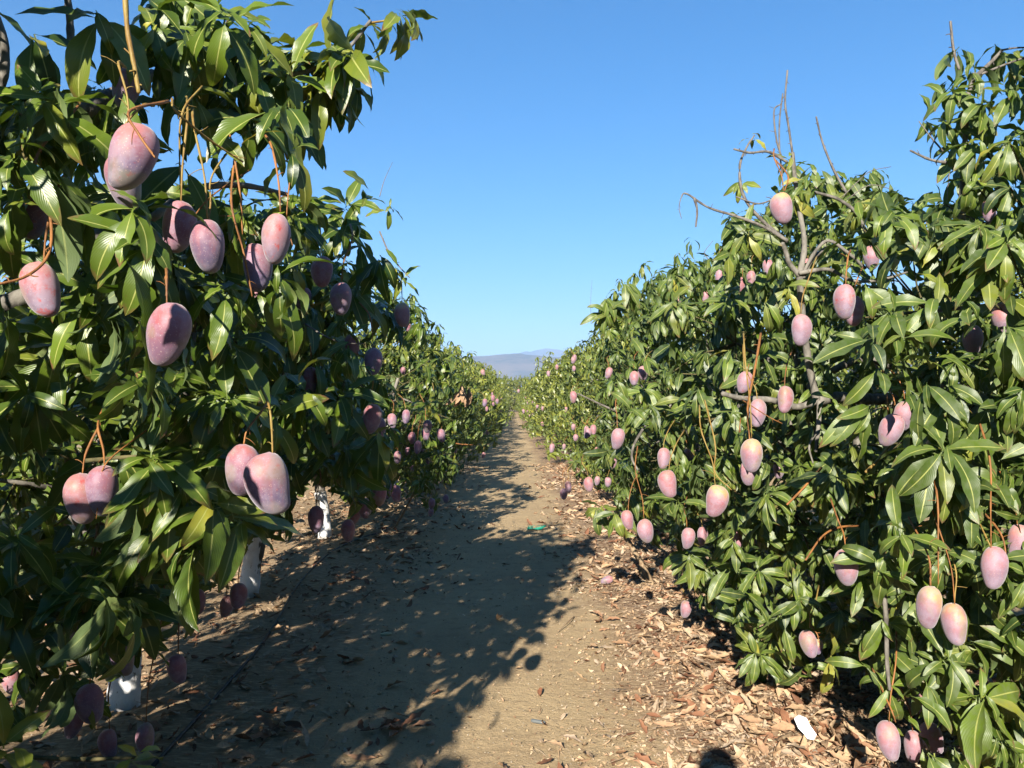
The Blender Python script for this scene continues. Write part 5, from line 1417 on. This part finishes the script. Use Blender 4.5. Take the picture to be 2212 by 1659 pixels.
# big orange-brown dead leaf clumps in the shade
def dead_clump(px, py, n, L, tone, label, seed):
    r = np.random.default_rng(seed)
    p = on_ground(px, py); root = empty('dead_leaf_clump', p); tag(root, label, 'dead leaves', 'clumps of dead leaves on the ground')
    for i in range(n):
        V, F, UV = leaf_template(8, r.uniform(-.5, .2), r.uniform(.3, .9), .12, r.uniform(-.6, .6), .33, r.uniform(-.2, .2), pet=.08, phase=r.uniform(0, 6))
        V = V - [0, 0, V[:, 2].min()]
        me = mesh_np('dead_leaf', V, F, M_LITTER, None, np.tile([[tone + r.uniform(-.04, .04)] * 3], (len(V), 1)))
        o = link('dead_leaf', me, root); a = i * 2.4 + r.uniform(-.4, .4)
        o.rotation_euler = (r.uniform(.0, .35), r.uniform(-.3, .3), a); o.scale = (L * r.uniform(.7, 1.1),) * 3; o.location = (r.normal(0, .02), r.normal(0, .02), .006 + i * .004)
dead_clump(865, 1583, 7, .13, .17, 'orange-brown spread clump of dead leaves in the shaded foreground, right of two', 1)
dead_clump(815, 1580, 3, .12, .15, 'orange-brown clump of dead leaves in the shaded foreground, left of two', 2)
dead_clump(590, 1590, 6, .12, .17, 'curled rusty dead leaves clump in deep shade at the lower left', 3)
dead_clump(690, 1340, 7, .09, .22, 'small tuft of dry leaves lit by a sun fleck left of the path', 4)
dead_clump(1215, 1160, 4, .10, .14, 'bright orange dead leaves lying right of the green netting', 5)
dead_clump(1300, 1345, 5, .11, .2, 'reddish curled dead leaves at the litter edge below the fallen mango', 6)
dead_clump(890, 1285, 3, .10, .12, 'dark red dead leaf on the shaded path', 7)
dead_clump(1160, 1507, 1, .09, .12, 'single red-brown leaf on the bare sunlit path', 8)
dead_clump(1405, 1530, 1, .10, .12, 'single dark upright leaf at the edge of the right litter', 9)
# irrigation hose
hp_ = [on_ground(x, y) for x, y in ((330, 1659), (420, 1560), (500, 1470), (560, 1400), (600, 1340), (640, 1270), (690, 1215), (740, 1180), (790, 1160), (840, 1140))]
hp_ = [Vector((q.x, q.y, q.z + .008)) for q in hp_]
q = hp_[-1]; hp_ += [Vector((q.x - .1, q.y + 3, .03)), Vector((q.x - .2, q.y + 10, .03))]
mb = MB(); tube(mb, hp_, .0095, .0095, 8, 70, 0)
tag(mb.build('irrigation_hose', M_HOSE), 'black irrigation hose winding along the ground beneath the left row', 'hose')
# stakes
def stake(a, b, r, label):
    mb = MB(); a = Vector(a); b = Vector(b)
    tube(mb, [a, (a + b) / 2 + Vector((.01, 0, .0)), b], r, r * .85, 7, 9, .15)
    o = mb.build('stake', M_STAKE, off=a); o.location = a
    tag(o, label, 'stake')
p = on_ground(852, 1142); stake(p, at(905, 1040, p.y - .35), .014, 'thin weathered stake leaning to the right below the left row')
p = on_ground(1408, 1262); stake(p, at(1345, 1150, p.y + .25), .026, 'peeling pale-barked stake leaning left at the foot of the right row')
p = on_ground(1240, 1335); q2 = on_ground(1205, 1368)
mb = MB(); P_ = tube(mb, [p + Vector((0, 0, .01)), (p + q2) / 2 + Vector((.02, 0, .03)), q2 + Vector((0, 0, .01))], .004, .0025, 5, 8, .2)
tube(mb, [P_[4], P_[4] + [.03, -.05, .01], P_[4] + [.02, -.09, -.01]], .0025, .0015, 4, 5, 0)
o = mb.build('fallen_twig', M_STAKE, off=p); o.location = p; tag(o, 'pale forked fallen twig at the shadow edge on the path', 'twig')
p = on_ground(1480, 1625); q2 = on_ground(1560, 1575)
mb = MB(); tube(mb, [p + Vector((0, 0, .006)), (p + q2) / 2 + Vector((0, .04, .03)), q2 + Vector((0, 0, .01))], .003, .002, 5, 10, .2)
o = mb.build('fallen_twig', M_STAKE, off=p); o.location = p; tag(o, 'thin curved twig just above the head-shaped shadow at the bottom', 'twig')
p = on_ground(1620, 1625); q2 = on_ground(1710, 1590)
mb = MB(); tube(mb, [p + Vector((0, 0, .008)), (p + q2) / 2 + Vector((0, -.02, .015)), q2 + Vector((0, 0, .012))], .010, .008, 6, 10, .2)
o = mb.build('fallen_twig', M_STAKE, off=p); o.location = p; tag(o, 'thick half buried stick in the litter left of the white scrap', 'twig')

# ------------------------------------------------------------------ the photographer, known from the head shadow
def person():
    root = empty('person', (0, -.28, 0)); tag(root, 'person in a dark blue shirt holding a camera, casting the head shadow at the bottom', 'person')
    J = {'pelvis': ((0, 0, .98), .15), 'waist': ((0, .0, 1.12), .135), 'chest': ((0, 0, 1.34), .16), 'neckb': ((0, .0, 1.50), .075), 'neck': ((0, .02, 1.57), .056),
         'shl': ((-.18, 0, 1.45), .065), 'ell': ((-.25, .10, 1.22), .046), 'wrl': ((-.10, .20, 1.50), .030),
         'shr': ((.18, 0, 1.45), .065), 'elr': ((.25, .10, 1.22), .046), 'wrr': ((.10, .20, 1.50), .030),
         'hil': ((-.10, 0, .92), .10), 'knl': ((-.12, .02, .50), .062), 'anl': ((-.13, 0, .09), .042), 'tol': ((-.15, .15, .035), .035),
         'hir': ((.10, 0, .92), .10), 'knr': ((.12, .02, .50), .062), 'anr': ((.13, 0, .09), .042), 'tor': ((.15, .15, .035), .035)}
    E = [('pelvis', 'waist'), ('waist', 'chest'), ('chest', 'neckb'), ('neckb', 'neck'), ('chest', 'shl'), ('shl', 'ell'), ('ell', 'wrl'), ('chest', 'shr'), ('shr', 'elr'), ('elr', 'wrr'),
         ('pelvis', 'hil'), ('hil', 'knl'), ('knl', 'anl'), ('anl', 'tol'), ('pelvis', 'hir'), ('hir', 'knr'), ('knr', 'anr'), ('anr', 'tor')]
    # head and fingers join the same skeleton
    J['headc'] = ((0, .02, 1.68), .088); J['crown'] = ((0, .0, 1.78), .080); E += [('neck', 'headc'), ('headc', 'crown')]
    for sgn, w in ((-1, 'wrl'), (1, 'wrr')):
        J[w + 'palm'] = ((sgn * .085, .205, 1.56), .027); E.append((w, w + 'palm'))
        for f in range(4):
            zz = 1.575 + (1.5 - f) * -.002 + f * .017
            J[w + 'f%d' % f] = ((sgn * .082, .235, zz), .0085); J[w + 'g%d' % f] = ((sgn * .055, .250 - .002 * f, zz + .003), .0078); E += [(w + 'palm', w + 'f%d' % f), (w + 'f%d' % f, w + 'g%d' % f)]
        J[w + 't'] = ((sgn * .07, .175, 1.585), .011); E.append((w + 'palm', w + 't'))
    names = list(J); me = D.meshes.new('body')
    me.from_pydata([J[n][0] for n in names], [(names.index(a), names.index(b)) for a, b in E], []); me.update()
    ob = link('body', me, root)
    md = ob.modifiers.new('skin', 'SKIN'); md.use_smooth_shade = True
    lay = me.skin_vertices[0] if me.skin_vertices else None
    if lay is None:
        bpy.context.view_layer.objects.active = ob; lay = me.skin_vertices[0]
    for i, n in enumerate(names):
        lay.data[i].radius = (J[n][1],) * 2
        lay.data[i].use_root = (n == 'pelvis')
    sb = ob.modifiers.new('sub', 'SUBSURF'); sb.levels = 1; sb.render_levels = 1
    dg = bpy.context.evaluated_depsgraph_get(); m2 = D.meshes.new_from_object(ob.evaluated_get(dg)); ob.modifiers.clear(); ob.data = m2
    m2.materials.clear()
    for m_ in (M_SKIN, M_SHIRT, M_TROUSER): m2.materials.append(m_)
    for pl in m2.polygons:
        c = pl.center; k = 0
        if c.z < .06 or (c.z < 1.0): k = 2
        elif c.z < 1.52 and not (c.y > .12 and c.z > 1.40): k = 1
        pl.material_index = k; pl.use_smooth = True
    bm = bmesh.new(); bmesh.ops.create_uvsphere(bm, u_segments=20, v_segments=14, radius=1)
    for v in bm.verts:
        v.co.x *= .088; v.co.y *= .105; v.co.z *= .10
    bmesh.ops.delete(bm, geom=[v for v in bm.verts if v.co.z < -.02 and v.co.y > -.02], context='VERTS')
    me = D.meshes.new('hair'); bm.to_mesh(me); bm.free(); me.materials.append(M_HAIR); me.polygons.foreach_set('use_smooth', np.ones(len(me.polygons), bool))
    h = link('hair', me, root); h.location = (0, -.005, 1.76)
    # face
    for nm, verts, mt in (('nose', [((0, .115, 1.675), .016, .014, .026)], M_SKIN), ('eye', [((-.032, .098, 1.69), .011, .007, .007)], M_WHITE), ('eye', [((.032, .098, 1.69), .011, .007, .007)], M_WHITE), ('mouth', [((0, .100, 1.630), .024, .006, .006)], plain('lips', (.35, .12, .1))), ('ear', [((-.092, .01, 1.675), .01, .018, .03)], M_SKIN), ('ear', [((.092, .01, 1.675), .01, .018, .03)], M_SKIN)):
        for (c, a, b, d) in verts:
            bm = bmesh.new(); bmesh.ops.create_icosphere(bm, subdivisions=2, radius=1)
            for v in bm.verts: v.co = Vector((v.co.x * a + c[0], v.co.y * b + c[1], v.co.z * d + c[2]))
            me = D.meshes.new(nm); bm.to_mesh(me); bm.free(); me.materials.append(mt); link(nm, me, root)
    bm = bmesh.new(); bmesh.ops.create_cube(bm, size=1)
    for v in bm.verts: v.co = Vector((v.co.x * .12, v.co.y * .05, v.co.z * .075))
    bmesh.ops.bevel(bm, geom=bm.edges[:], offset=.006, segments=2)
    me = D.meshes.new('hand_camera'); bm.to_mesh(me); bm.free(); me.materials.append(M_HOSE)
    c = link('hand_camera', me); c.location = (0, -.07, 1.60); tag(c, 'small black camera held up in both hands of the person', 'camera')
person()

# ------------------------------------------------------------------ mountains
def ridge(name, y0, depth, xw, h, seed, nx_=260, ny_=30, sharp=1.0):
    r = np.random.default_rng(seed)
    xs = np.linspace(-xw, xw, nx_); ys = np.linspace(0, depth, ny_)
    X, Y = np.meshgrid(xs, ys); Z = np.zeros_like(X)
    prof = np.sin(np.clip(Y / depth, 0, 1) * math.pi) ** .8
    s = 0; amp = 1; k = 2 * math.pi / (xw * .9)
    for o_ in range(7):
        for _ in range(3):
            a = r.uniform(-.9, .9); ph = r.uniform(0, 6.28)
            s = s + amp * (1 - 2 * np.abs(np.sin((X * math.cos(a) + Y * math.sin(a)) * k * r.uniform(.7, 1.3) + ph))) if o_ > 1 or sharp > 1 else s + amp * np.sin((X * math.cos(a) + Y * math.sin(a)) * k + ph)
        amp *= .55; k *= 1.9
    s = s / 5
    Z = h * prof * (1 + .22 * sharp * s) - 2
    i_ = np.arange(nx_ * ny_).reshape(ny_, nx_)
    F = np.stack([i_[:-1, :-1], i_[:-1, 1:], i_[1:, 1:], i_[1:, :-1]], -1).reshape(-1, 4)
    o = link(name, mesh_np(name, np.stack([X, Y + y0, Z], -1).reshape(-1, 3), F, M_MOUNT)); tag(o, kind='structure'); return o
ridge('hills', 3300, 1800, 3500, 225, 3)
ridge('mountains', 7000, 2200, 5200, 455, 11, sharp=1.6)

# ------------------------------------------------------------------ air
mh, nt = newmat('air'); g = NT(nt)
pv = g.n('ShaderNodeVolumePrincipled'); pv.inputs['Color'].default_value = (.44, .66, 1.0, 1); pv.inputs['Density'].default_value = 1.5e-4
pv.inputs['Anisotropy'].default_value = 0.0
o_ = g.n('ShaderNodeOutputMaterial'); g.l(pv.outputs[0], o_.inputs[1])
bm = bmesh.new(); bmesh.ops.create_cube(bm, size=1)
for v in bm.verts: v.co = Vector((v.co.x * 11600, v.co.y * 10400 + 4900, 360 + v.co.z * 728))
me = D.meshes.new('haze'); bm.to_mesh(me); bm.free(); me.materials.append(mh)
hz = link('haze', me); tag(hz, kind='stuff')
print('single leaves', n_single, 'tris', sum(len(m.polygons) * 2 for m in D.meshes if m.users))
